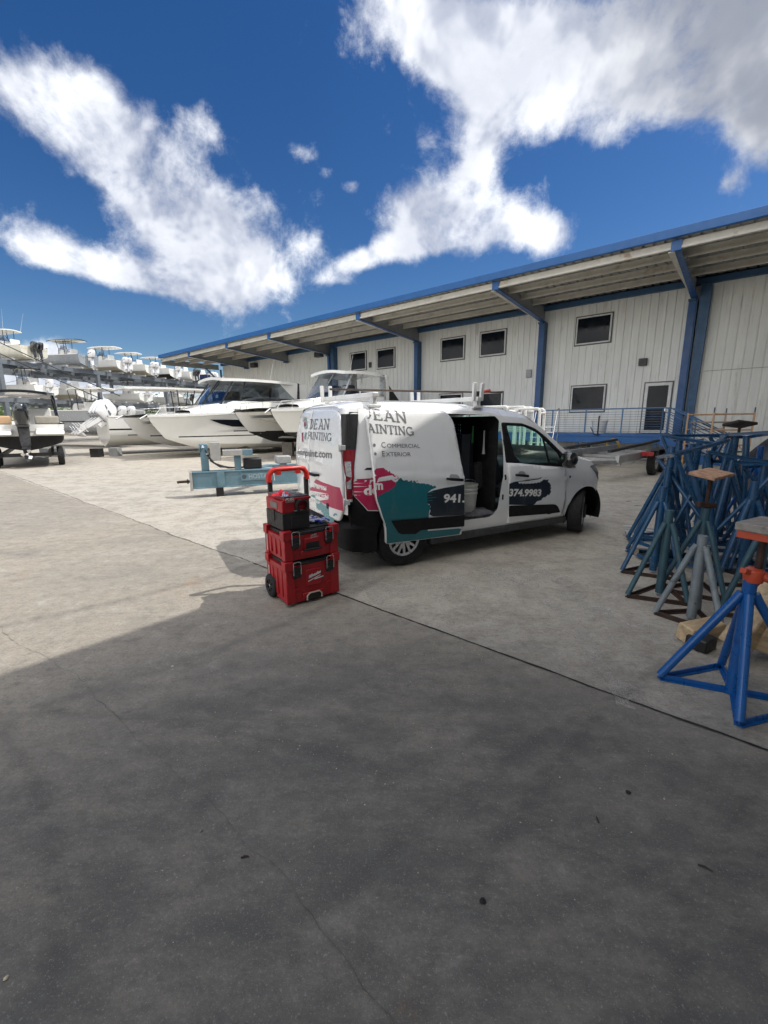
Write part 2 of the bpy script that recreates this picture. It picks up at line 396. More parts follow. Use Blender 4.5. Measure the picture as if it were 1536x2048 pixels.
OLDWOOD = M('old_wood', (.26,.24,.21), .75, 0, .25, 5, dirt=(.10,.085,.07), dirt_amt=.6, stretch=(1,7,7), bump=.3, bscale=30)
RUST = M('rusty_steel', (.055,.03,.022), .75, .2, .35, 14, dirt=(.16,.06,.03), dirt_amt=.6)

# ---------------------------------------------------------------- ground
gm, t, b = new_mat('concrete'); tc = t.node('ShaderNodeTexCoord').outputs['Object']
big = t.noise(tc, .16, 3, .6); mid = t.noise(t.map(tc, rot=(0,0,.7), scale=(.7,1.5,1)), 1.1, 12, .72, .15); fine = t.noise(tc, 6.5, 10, .74); grit = t.noise(tc, 70, 4, .75); grit2 = t.noise(tc, 190, 2, .6)
c = t.mix(t.ramp(big, .35, .65), (.285,.260,.220), (.350,.312,.250))
c = t.mix(t.ramp(mid, .49, .68, 0, .60), c, (.185,.174,.158))
c = t.mix(t.ramp(mid, .46, .34, 0, .45), c, (.44,.415,.37))
c = t.mix(t.ramp(fine, .49, .66, 0, .60), c, (.165,.157,.143))
c = t.mix(t.ramp(fine, .46, .32, 0, .42), c, (.47,.45,.41))
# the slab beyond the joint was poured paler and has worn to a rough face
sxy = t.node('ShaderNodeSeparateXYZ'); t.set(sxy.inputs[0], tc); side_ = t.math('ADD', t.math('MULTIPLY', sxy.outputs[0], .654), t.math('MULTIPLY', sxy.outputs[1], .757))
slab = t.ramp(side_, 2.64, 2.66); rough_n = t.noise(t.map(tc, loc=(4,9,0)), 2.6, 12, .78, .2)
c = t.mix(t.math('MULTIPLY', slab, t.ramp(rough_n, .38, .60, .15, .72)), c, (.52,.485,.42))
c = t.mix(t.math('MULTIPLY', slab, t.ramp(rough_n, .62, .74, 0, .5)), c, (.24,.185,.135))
# trowel and drag streaks in two directions
for ang, k, col in ((.55,.40,(.14,.135,.125)),(-.85,.34,(.15,.143,.132)),(1.35,.30,(.45,.43,.39))):
    sk = t.noise(t.map(tc, rot=(0,0,ang), scale=(.55,7.5,1)), 2.4, 8, .68, .25); c = t.mix(t.ramp(sk, .57, .72, 0, k), c, col)
# foreground dirt, its colour darkened to deepen the canopy shade, with a ragged outline
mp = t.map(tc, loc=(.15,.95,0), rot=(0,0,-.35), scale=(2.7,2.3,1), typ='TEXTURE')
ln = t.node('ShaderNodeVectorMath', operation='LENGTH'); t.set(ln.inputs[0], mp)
shade_dirt = t.ramp(t.math('ADD', ln.outputs['Value'], t.math('MULTIPLY', t.math('SUBTRACT', mid, .5), 1.1)), .50, 1.25, 1, 0)
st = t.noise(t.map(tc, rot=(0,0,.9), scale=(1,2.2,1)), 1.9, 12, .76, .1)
c = t.mix(t.math('MULTIPLY', shade_dirt, t.ramp(st, .34, .62, .45, .88)), c, (.082,.082,.081))
# tyre sweeps: thin ribbed arcs
rings = None
for (cxx, cyy, r0, wd, k) in ((-6.5,8.5,6.2,.10,.5),(-6.5,8.5,7.7,.09,.5),(6.0,-3.5,7.4,.07,.55),(5.2,-4.6,7.9,.06,.5),(-2.2,-3.4,5.6,.07,.5),(4.2,-2.2,4.6,.06,.5),(1.5,9,4.2,.10,.35),(-4.5,-1.5,4.3,.06,.5)):
    mm = t.map(tc, loc=(-cxx,-cyy,0)); l2 = t.node('ShaderNodeVectorMath', operation='LENGTH'); t.set(l2.inputs[0], mm)
    dd = t.math('ABSOLUTE', t.math('SUBTRACT', t.math('ADD', l2.outputs['Value'], t.math('MULTIPLY', t.math('SUBTRACT', mid, .5), .10)), r0))
    g = t.ramp(dd, 0, wd, k, 0); rings = g if rings is None else t.math('MAXIMUM', rings, g)
c = t.mix(t.math('MULTIPLY', rings, t.ramp(st, .36, .56, .1, .7)), c, (.062,.061,.06))
rs = t.noise(t.map(tc, loc=(11,4,0)), .8, 8, .72); c = t.mix(t.ramp(rs, .60, .72, 0, .45), c, (.32,.20,.11))
c = t.mix(t.ramp(t.noise(tc, 24, 6, .8), .48, .66, 0, .45), c, (.115,.11,.103)); c = t.mix(t.ramp(grit, .48, .72, 0, .50), c, (.10,.097,.092)); c = t.mix(t.ramp(grit, .44, .26, 0, .40), c, (.50,.48,.44)); c = t.mix(t.ramp(grit2, .58, .80, 0, .5), c, (.52,.50,.46))
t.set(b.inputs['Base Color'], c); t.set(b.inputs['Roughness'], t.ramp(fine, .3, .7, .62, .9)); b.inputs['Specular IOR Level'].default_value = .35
bn = t.node('ShaderNodeBump'); bn.inputs['Strength'].default_value = .7; bn.inputs['Distance'].default_value = .006
t.set(bn.inputs['Height'], t.math('ADD', t.math('MULTIPLY', grit, .7), t.math('MULTIPLY', fine, 1.1))); t.set(b.inputs['Normal'], bn.outputs[0])
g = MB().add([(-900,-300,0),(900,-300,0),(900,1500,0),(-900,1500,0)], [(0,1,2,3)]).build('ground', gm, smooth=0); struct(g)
JOINT = M('joint_tar', (.018,.017,.016), .8, 0, .3, 20)
def ribbon(name, pts, wd, m, z, step=.06, wob=.006, seed=1, wvar=.4):
    r = random.Random(seed); rows = []; pts = [Vector((p[0], p[1], 0)) for p in pts]; dr = 0
    for i in range(len(pts)-1):
        a, b2 = pts[i], pts[i+1]; n = max(1, int((b2-a).length/step)); d = (b2-a).normalized(); nr = Vector((-d.y, d.x, 0))
        for k in range(n):
            p = a.lerp(b2, k/n); dr = dr*.85+r.uniform(-wob, wob); h = wd*(1+r.uniform(-wvar, wvar))/2
            rows.append([p+nr*(dr-h)+Vector((0,0,z)), p+nr*(dr+h)+Vector((0,0,z))])
    o = MB().grid(rows).build(name, m, smooth=0); struct(o); return o
ribbon('expansion_joint', [(4.6,-.49),(1.9,1.86),(-.43,3.89),(-1.6,4.91)], .017, JOINT, .004, seed=2, wob=.003)
ribbon('expansion_joint', [(-1.6,4.91),(-2.1,5.34),(-3.1,6.2),(-13.6,15.35),(-24,24.4)], .014, M('joint_dust', (.13,.117,.10), .85, 0, .4, 9), .004, seed=3, wob=.012, wvar=.7)
CRK = M('crack', (.10,.097,.09), .85, 0, .4, 9)
ribbon('crack', [(-3.3,3.4),(-2.77,2.97),(-2.04,2.57),(-1.33,2.01),(-.75,1.6),(-.44,1.33),(.1,.75)], .0016, CRK, .004, step=.05, seed=4, wob=.012, wvar=.8)
#ribbon('crack', [(-.25,2.55),(-.05,2.1),(.12,1.75),(.2,1.45)], .006, CRK, .004, step=.04, seed=5, wob=.014, wvar=.8)
# broken slab edge in the van's shade and the pale washed-out trail beside the joint
m, t, b = new_mat('pale_wash'); tcx = t.node('ShaderNodeTexCoord').outputs['Object']; b.inputs['Base Color'].default_value = (.50,.485,.45,1); b.inputs['Roughness'].default_value = .85
t.set(b.inputs['Alpha'], t.math('MULTIPLY', t.ramp(t.noise(tcx, 3.5, 10, .80), .36, .66, 0, .62), t.ramp(t.noise(tcx, 45, 4, .75), .36, .62, .25, 1)))
ribbon('wash_stain', [(1.1,4.6),(1.41,4.11),(1.55,3.57),(1.51,2.91),(1.47,2.32),(1.36,2.12)], .13, m, .008, wob=.03, seed=8, wvar=.5)
ribbon('wash_stain', [(-.2,4.0),(.5,4.15),(1.2,4.4),(1.9,4.5)], .5, m, .012, wob=.05, seed=9, wvar=.5)
ribbon('wash_stain', [(2.2,2.9),(1.9,3.3),(1.75,3.9),(1.9,4.4)], .22, m, .016, wob=.05, seed=10, wvar=.6)

# ---------------------------------------------------------------- warehouse
nn = Vector((math.cos(WA), math.sin(WA), 0)); BO = nn*WD; BR = WA+PI/2
u_ = Vector((-math.sin(WA), math.cos(WA), 0))
def bl(x, y, z=0): return BO+u_*x-nn*y+Vector((0,0,z))      # warehouse frame -> world
def onw(x, y, N=0):
    d = ray(x, y); P = CP+d*((WD-N)/d.dot(nn)); return P.dot(u_), P.z
wh = thing('warehouse', 'long grey metal-clad warehouse with blue-edged canopy, blue columns and square windows', 'warehouse', BO, BR)
def ribbed(x0, x1, z0, z1, y=0.0, pitch=.305):
    rows = []; x = x0
    while x < x1:
        for dx, dy in ((0,0),(.10,0),(.106,.004),(.118,.004),(.124,0),(.19,0),(.196,.004),(.208,.004),(.214,0),(pitch-.034,0),(pitch-.026,.026),(pitch-.012,.026),(pitch-.004,-.018)):
            if x+dx <= x1: rows.append([(x+dx, y+dy, z0), (x+dx, y+dy, z1)])
        x += pitch
    return rows
WX0, WX1 = -14, 39.0
MB().grid(ribbed(WX0, WX1, 0, 7.05)).b2((WX0,-26,0), (WX1,-.06,7.0)).build('wall', WALL, wh, smooth=0)
# canopy deck: ribs run outward
rows = []; x = WX0
while x < 39.6:
    for dx, dz in ((0,0),(.20,0),(.225,.05),(.28,.05)): rows.append([(x+dx, -.3, 7.06+dz+.05), (x+dx, 5.35, 6.98+dz+.05)])
    x += .305
MB().grid(rows).build('canopy_deck', DECKM, wh, smooth=0)
MB().add([(WX0,-26.2,7.9),(39.6,-26.2,7.9),(39.6,-13,9.2),(WX0,-13,9.2),(39.6,5.4,7.22),(WX0,5.4,7.22),(WX0,-26.2,7.0),(39.6,-26.2,7.0),(39.6,5.4,7.17),(WX0,5.4,7.17),(39.6,0,7.18),(WX0,0,7.18)],
   [(0,1,2,3),(3,2,4,5),(9,8,10,11),(11,10,7,6),(0,6,7,1),(1,7,10,2),(2,10,8,4),(0,3,11,6),(3,5,9,11)]).build('roof', GREYS, wh, smooth=0)
MB().b2((WX0,5.36,7.02), (39.62,5.50,7.29)).build('fascia', BLUE2, wh, bevel=.02)
for i, (yy, zz) in enumerate(((1.55,7.04),(2.85,7.02),(4.15,7.0),(5.2,6.985))):
    mb = MB().b2((WX0,yy-.03,zz-.21), (39.55,yy+.03,zz)).b2((WX0,yy-.03,zz-.235), (39.55,yy+.09,zz-.213)).b2((WX0,yy+.075,zz-.21),(39.55,yy+.09,zz-.17))
    mb.build('purlin', CREAM, wh, smooth=0)
MB().b2((WX0,.03,6.80), (39,.20,7.02)).build('eave_strut', DULLB, wh)
BEAMS = [-4.9, 2.75, 8.75, 16.3, 24.0, 29.0, 34.6]
for i, x in enumerate(BEAMS):
    zb = 6.28
    r = MB().prism([(.05,zb),(5.25,6.72),(5.25,6.97),(.05,7.0)], (x-.02,0,0), (0,1,0), (0,0,1), (.04,0,0)).build('rafter', GREYS, wh, smooth=0)
    MB().taper((x-.05,.05,zb-.015), (x-.05,5.25,6.705), .22, .03, .22, .03).build('flange', BLUE, r)
    MB().taper((x+.06,1.2,zb+.08), (x+.10,5.25,6.69), .02, .03, .17, .03).build('flange_edge', CREAM, r)
    MB().b2((x-.16,5.26,6.70),(x+.12,5.30,7.0)).build('end_plate', BLUE2, r)
    MB().b2((x-.10,.12,6.2),(x+.14,.46,6.27)).build('haunch', DULLB, r)
    if i < 5:
        cl = MB().b2((x-.13,.06,0), (x+.13,.36,zb-.01)).build('column', BLUE, wh, bevel=.01)
        MB().b2((x-.17,.0,0), (x-.145,.42,zb-.02)).build('column_flange', DULLB, cl)
    if i in (1, 4):
        MB().taper((x-.36,.02,0), (x-.40,.10,6.75), .26, .4, .34, .6, up=(0,1,0)).build('column', DULLB, wh)
# end of the canopy
MB().b2((39.5,.1,6.5),(39.56,5.3,6.95)).build('end_girder', GREYS, wh)
MB().bar((39.1,.15,6.5),(39.1,.15,5.2),.12).bar((39.1,.15,5.2),(39.1,1.6,6.5),.10).build('knee_brace', DULLB, wh)
FR = M('white_frame', (.72,.72,.70), .4)
def window(corn, nm='window', fm=FR, fw=.06):
    pts = [onw(*c) for c in corn]; x0 = sum(p[0] for p in (pts[1],pts[2]))/2; x1 = (pts[0][0]+pts[3][0])/2
    z1 = (pts[0][1]+pts[1][1])/2; z0 = (pts[2][1]+pts[3][1])/2; mb = MB()
    for lo, hi in (((x0,.02,z0),(x1,.07,z0+fw)),((x0,.02,z1-fw),(x1,.07,z1)),((x0,.02,z0+fw),(x0+fw,.07,z1-fw)),((x1-fw,.02,z0+fw),(x1,.07,z1-fw))): mb.b2(lo, hi)
    o = mb.build(nm, fm, wh, smooth=0, bevel=.006)
    tr = MB()
    for lo, hi in (((x0-.05,-.01,z0-.05),(x1+.05,.035,z0-.002)),((x0-.05,-.01,z1+.002),(x1+.05,.035,z1+.05)),((x0-.05,-.01,z0-.002),(x0-.002,.035,z1+.002)),((x1+.002,-.01,z0-.002),(x1+.05,.035,z1+.002))): tr.b2(lo, hi)
    tr.build('trim', M('dark_trim', (.10,.10,.105), .5), o, smooth=0)
    MB().b2((x0+fw-.004,.028,z0+fw-.004),(x1-fw+.004,.036,z1-fw+.004)).build('pane', DGLASS, o, smooth=0)
    return o
for c in ([(702,707),(733,703),(733,740),(702,741)],[(755,700.5),(790,695),(790,734.5),(755,737.5)],[(883,679),(930,673),(929,716.6),(882.5,723.2)],[(962,665.7),(1013,658.8),(1011,707.6),(960.4,714.2)],
          [(1155,636),(1225.6,626.3),(1221,683.3),(1150.6,691)],[(1144,773.5),(1213,769.7),(1207,822),(1140.8,824)],[(880,789),(925,787),(924,824),(879,825)],[(960,787),(1006,783),(1004,823),(959,824)]): window(c)
dr = window([(1289.6,767),(1344,764.3),(1335,866),(1283,866)], 'door', fw=.12)
MB().b2((3.25,.07,1.95),(3.30,.13,2.15)).build('handle', ALU, dr)
def wall_box(c, nm, m, dep=.16):
    (x1, z1), (x0, z0) = onw(*c[0]), onw(*c[1]); return MB().b2((x0,.03,z0),(x1,dep,z1)).build(nm, m, wh, bevel=.02)
DK = M('dark_fixture', (.05,.05,.052), .5)
wall_box(((1279,718),(1294.5,731)), 'wall_light', DK)
wall_box(((1053.5,740),(1063.5,755)), 'junction_box', GREYS, .1); wall_box(((739,725),(744,735)), 'junction_box', DK, .1)
for c in (((508,727),(517,735)),((636,706),(648,714))): wall_box(c, 'wall_light', DK, .4)
MB().b2((-9,.03,3.52),(2.1,.034,3.54)).build('panel_lap', M('lap', (.36,.36,.33), .5), wh, smooth=0)

# the wing at right angles to it, whose canopy edge runs over the viewer's head
wg = thing('warehouse_wing', 'grey metal wing outside the frame whose blue-edged canopy shades the foreground', 'building', BO, BR)
rows = [[(-5.3+p[0][1], 5.6+p[0][0], p[0][2]), (-5.3+p[1][1], 5.6+p[1][0], p[1][2])] for p in ribbed(0, 46, 0, 7.05)]
MB().grid(rows, flip=True).b2((-14,5.6,0),(-5.36,51.6,7.0)).build('wall', WALL, wg, smooth=0)
MB().b2((-14.2,5.56,7.06),(.08,51.8,7.2)).build('roof', DECKM, wg, smooth=0)
MB().b2((.0,5.56,6.98),(.14,51.8,7.3)).build('fascia', BLUE2, wg)
for xx in (-3.8,-2.5,-1.2): MB().b2((xx-.03,5.6,6.84),(xx+.03,51.7,7.05)).build('purlin', CREAM, wg, smooth=0)
for yy in (14,21.6,29.2,36.8,44.4):
    r = MB().prism([(-5.25,6.28),(-.1,6.72),(-.1,6.97),(-5.25,7.0)], (0,yy,0), (1,0,0), (0,0,1), (0,.06,0)).build('rafter', GREYS, wg, smooth=0)
    MB().b2((-5.25,yy-.1,0),(-4.95,yy+.16,6.27)).build('column', BLUE, wg)

# ---------------------------------------------------------------- loading deck with stairs and rail
dk = thing('loading_deck', 'blue steel loading deck with wire railing and stairs below the glass door', 'deck', BO, BR)
DB = M('deck_blue', (.012,.10,.31), .45, 0, .12, 3); RB = M('rail_blue', (.06,.16,.33), .45, 0, .1, 6)
X0, X1, NY, DZ = 2.95, 14.0, 2.62, 1.08
MB().b2((X0,.4,DZ-.10),(X1,NY+.03,DZ)).build('platform', DB, dk, bevel=.006)
MB().b2((X0,NY-.06,DZ-.36),(X1,NY-.0,DZ-.103)).b2((X0,.5,DZ-.36),(X0+.08,NY-.063,DZ-.103)).build('edge_beam', DB, dk)
for x in (3.1,6.0,9.0,12,13.8):
    for y in (.8, 2.5): MB().b2((x-.06,y-.06,0),(x+.06,y+.06,DZ-.103)).build('leg', DULLB, dk)
MB().tube([(X0-.0,NY,2.07),(X1,NY,2.07)], .024).build('top_rail', RB, dk)
x = X0
while x <= X1: MB().bar((x,NY,DZ),(x,NY,2.05),.045).build('rail_post', RB, dk); x += 1.38
mb = MB()
for k in range(9): mb.tube([(X0,NY,DZ+.10+k*.095),(X1,NY,DZ+.10+k*.095)], .0065, 5)
mb.build('rail_wire', RB, dk)
# stairs
SL = .52; N0, N1 = 1.35, NY
for y in (N0, N1): MB().prism([(X0,DZ),(X0,DZ-.42),(X0-1.35,0),(X0-2.05,0)], (0,y-.03,0), (1,0,0), (0,0,1), (0,.06,0)).build('stringer', DB, dk)
for k in range(5): MB().b2((X0-.36*(k+1)-.05,N0+.03,DZ-.19*(k+1)-.03),(X0-.36*k-.06,N1-.03,DZ-.19*(k+1))).build('tread', GREYS, dk)
for y in (N0, N1):
    MB().tube([(X0+.05,y,2.07),(X0-.25,y,2.05),(X0-2.0,y,1.08)], .024).tube([(X0-.0,y,1.95),(X0-2.0,y,.93)], .016).build('stair_rail', RB, dk)
    mb = MB()
    for k in range(7): mb.tube([(X0,y,1.82-.1*k),(X0-2.0,y,.82-.1*k)], .0065, 5)
    mb.build('rail_wire', RB, dk)
    for x in (0, .95, 2.0): MB().bar((X0-x,y,max(0,DZ-.5*x-.2)),(X0-x,y,2.05-.5*max(0,x-.2)),.045).build('rail_post', RB, dk)
# ================================================================ the painter's van
VTH = R(28.3); VXw = Vector((math.cos(VTH), math.sin(VTH), 0)); VYw = Vector((-math.sin(VTH), math.cos(VTH), 0))
VO = Vector((.226, 4.74, 0))+VYw*.86
van = thing('van', 'white cargo van with brush stroke lettering, side door slid open and roof rack', 'van', VO, VTH)
_Z = [0,.20,.30,.45,.70,.90,1.02,1.2,1.45,1.62,1.72,1.76,1.80]; _W = [.80,.80,.865,.895,.915,.918,.905,.87,.815,.77,.73,.70,.64]
def crease(x): return 1.045-.075*(x+.25)
def W(x, z):
    w = sinterp(z, _Z, _W)
    if x < -.42: w -= .09*((-.42-x)/.22)**2
    if x > 3.12: w -= .16*((x-3.12)/.32)**2*(.55+.45*smooth01((z-.3)/.6))
    d = z-crease(x); w += .010*math.exp(-(d/.022)**2)-.008*smooth01((-d)/.05)*smooth01((d+.4)/.25)   # swage line
    d = z-(.575-.03*x); w -= .010*smooth01(d/-.03)*smooth01((d+.34)/.1)                              # lower tuck
    d = z-(1.675-.045*x); w += .004*math.exp(-(d/.010)**2)                                           # roof gutter line
    d = z-(1.165-.085*x); w += .006*math.exp(-(d/.016)**2)
    return w
def side(off=0.0): return lambda x, z: Vector((x, -(W(x, z)+off), z))
def lside(off=0.0): return lambda x, z: Vector((x, W(x, z)+off, z))
def mat_paint(name, col, rough=.16, coat=1.0):
    m, t, b = new_mat(name); tc = t.node('ShaderNodeTexCoord').outputs['Object']
    n = t.noise(tc, 2.2, 6, .6); dirt = t.ramp(t.noise(t.map(tc, scale=(1,1,.35)), 5, 7, .7), .5, .78, 0, .16)
    t.set(b.inputs['Base Color'], t.mix(dirt, t.mix(n, scol(col,.97), scol(col,1.02)), (.42,.38,.32))); t.set(b.inputs['Roughness'], t.ramp(n, .3, .7, rough, rough+.12))
    b.inputs['Coat Weight'].default_value = coat; b.inputs['Coat Roughness'].default_value = .03; return m
VW = mat_paint('van_white', (.84,.85,.855)); TEAL = mat_paint('teal_vinyl', (.006,.145,.178),.3, .12); MAG = mat_paint('magenta_vinyl', (.47,.015,.085),.3, .12)
NAVY = mat_paint('navy_vinyl', (.014,.022,.034),.3, .12); LETTER = M('grey_letter', (.17,.17,.18), .4); LETW = M('white_letter', (.80,.80,.78), .4)
TRIM = M('black_trim', (.009,.009,.011), .5, 0, .15, 12, spec=.22); LINER = M('dark_lining', (.016,.016,.018), .75, 0, .3, 6)
VGL = glass('van_glass', (.72,.96,.88), .02); LGREY = M('light_grey', (.55,.56,.56), .4)

TOP = [(-.47,1.755),(.6,1.76),(1.32,1.72),(1.45,1.685),(1.88,1.65),(2.14,1.527),(2.4,1.34),(2.68,1.14),(3.08,1.036),(3.25,.90),(3.36,.75)]
REDGE = [(-.62,.88),(-.59,1.165),(-.52,1.55),(-.49,1.70)]
fa = arc(3.03,.325,.37,.37,50,187,16); ra = arc(0,.325,.385,.385,-7,111,14)
outline = REDGE+TOP+[(3.40,.61)]+fa+[(2.655,.27),(.385,.27)]+ra+[(-.32,.68),(-.48,.70)]
opening = rpoly([(.30,.455),(1.33,.435),(1.435,1.2),(1.435,1.69),(.30,1.715)], [.03,.16,.2,.14,.03], 5)
wfr = [(1.452,1.604),(1.80,1.588),(2.01,1.527),(2.19,1.42),(2.745,.98),(1.693,1.084),(1.460,1.104)]
body = panel(outline, side(), [opening, rpoly([(x*.985+.03, z*.98+.022) for x, z in wfr], .03, 2)], .06)
lw = rpoly([(1.49,1.60),(1.80,1.59),(2.01,1.53),(2.17,1.43),(2.70,1.02),(1.693,1.08),(1.50,1.09)], .04, 2)
lo_ = panel(outline, lside(), [lw], .09, flip=True); body.add(lo_.v, lo_.f)
# roof, screen surround, bonnet
SX = [p[0] for p in TOP]; SZ = [p[1] for p in TOP]
_TX = [-.66,-.60,-.45,.2,.8,1.3,1.6,1.85,2.0,2.65,2.75,3.0,3.3,3.5]; _TZ = [1.785,1.815,1.845,1.86,1.85,1.825,1.80,1.75,1.70,1.24,1.19,1.13,1.02,.86]
def roofrow(x):
    zs = interp(x, SX, SZ) if x > -.47 else 1.758; ws = W(x, zs) if x > -.47 else interp(-x, [.47,.53,.59,.63,.652], [W(-.47,1.758),.685,.668,.645,.615]); T = max(sinterp(x, _TX, _TZ), zs+.01); out = []
    for k in range(-9, 10):
        t = k/9; a = abs(t); y = ws*(1-(1-a)**1.15) if a < 1 else ws; z = zs+(T-zs)*(1-a**4.2)**.62 if a < 1 else zs
        out.append(Vector((x, -y if t < 0 else y, z)))
    return out
xs = [-.652,-.63,-.59,-.53,-.47,-.3,0,.3,.6,.9,1.2,1.32,1.45,1.6,1.75,1.88,1.95,2.05,2.14,2.25,2.4,2.55,2.62,2.68,2.8,2.95,3.08,3.17,3.25,3.31,3.36]
rows = [roofrow(x) for x in xs]; i0, i1 = xs.index(1.95), xs.index(2.62)
vs = [p for r in rows for p in r]; n = 19; top_f = []; scr_f = []
for i in range(len(rows)-1):
    for k in range(n-1):
        f = (i*n+k, (i+1)*n+k, (i+1)*n+k+1, i*n+k+1); (scr_f if i0 <= i < i1 and 2 <= k < 16 else top_f).append(f)
body.add(vs, top_f)
# roof ribs
for yy in (-.36,-.18,0,.18,.36):
    rr = [(x, yy, sinterp(x, _TX, _TZ)-.004) for x in (-.45,-.2,.2,.6,1.0,1.3,1.5)]
    body.tube([(x, y, z-(abs(yy)/.7)**4*.05) for x, y, z in rr], .012, 6)
# nose
def nose(y, z):
    a = abs(y)/.80; return Vector((3.62-.26*a**2.6-.10*max(0,(z-.55)/.4)**2*1.0-.05*(max(0,.45-z)/.2)**2, y, z))
nr = [[nose(-.79+1.58*k/16, z) for k in range(17)] for z in (.60,.68,.76,.84,.90)]
body.grid(nr)
vb = body.build('body', VW, van, smooth=32)
MB().add(vs, scr_f).build('windscreen', VGL, van, smooth=60)
# corner strip to the bumper, black front bumper, headlight
mb = MB(); zz_ = (.20,.26,.36,.46,.56,.60); mb.grid([[nose(-.80+1.6*k/18, z)+Vector((.03,0,0)) for k in range(19)] for z in zz_])
pts = [(3.255,.605),(3.40,.605),(3.47,.58),(3.47,.25),(3.43,.17),(3.36,.17)]+arc(3.03,.325,.365,.365,-12,48,8)
pb = panel(pts, side(.004), (), .06); mb.add(pb.v, pb.f); pb = panel(pts, lside(.004), (), .08, flip=True); mb.add(pb.v, pb.f)
mb.build('front_bumper', TRIM, van, smooth=50, fix=False)
for s in (-1, 1):
    hl = [(3.03,.985),(3.12,1.005),(3.24,.90),(3.33,.76),(3.315,.70),(3.20,.84)]
    fn = side(.006) if s < 0 else lside(.006)
    panel(rpoly(hl, .02, 2), fn, (), .05, flip=s > 0).build('headlight', M('headlight', (.22,.20,.21), .08, .3, .5, 30, coat=1), van)
# ---- rear: surround, two doors, tail lights, bumper
def xr(y, z): return -.735+.055*(abs(y)/.82)**4+(.10*((z-1.1)/.7)**2 if z > 1.1 else 0)
def ye(z): return min(W(-.4, min(z, 1.76))-.075, .86) if z < 1.70 else (W(-.4,1.70)-.075)*max(.02, 1-((z-1.70)/.125)**2.4*.55)
def dimple(y, z):
    if .10 < abs(y) < .70 and 1.17 < z < 1.645: return .010*smooth01((abs(y)-.10)/.03)*smooth01((.70-.1*max(0,z-1.3)-abs(y))/.03)*smooth01((z-1.17)/.03)*smooth01((1.645-z)/.03)
    return 0
def rear(off=0.0): return lambda y, z: Vector((xr(y, z)-off+(dimple(y, z) if .0225 < off < .03 else 0), y, z))
zs_ = [.66,.70,.75,.9,1.05,1.2,1.35,1.5,1.6,1.66,1.70,1.73,1.755,1.775,1.79]
MB().grid([[rear()(ye(z)*(-1+2*k/14), z) for k in range(15)] for z in zs_], flip=True).build('rear_frame', VW, van, smooth=60)
def pr(x, y, off=0.0):
    """photo pixel -> (y, z) on the rear doors"""
    d = ray(x, y); P0 = VO; dl = Vector((d.dot(VXw), d.dot(VYw), d.z)); c = CP-P0; cl = Vector((c.dot(VXw), c.dot(VYw), c.z)); xq = -.735
    for _ in range(12):
        tt = (xq-off-cl.x)/dl.x; q = cl+dl*tt; xq = xr(max(-.9, min(.9, q.y)), q.z)
    return q.y, q.z
def zp(zx, zy, oy=770): return pr(590+zx*210/1536, oy+zy*210/1536)
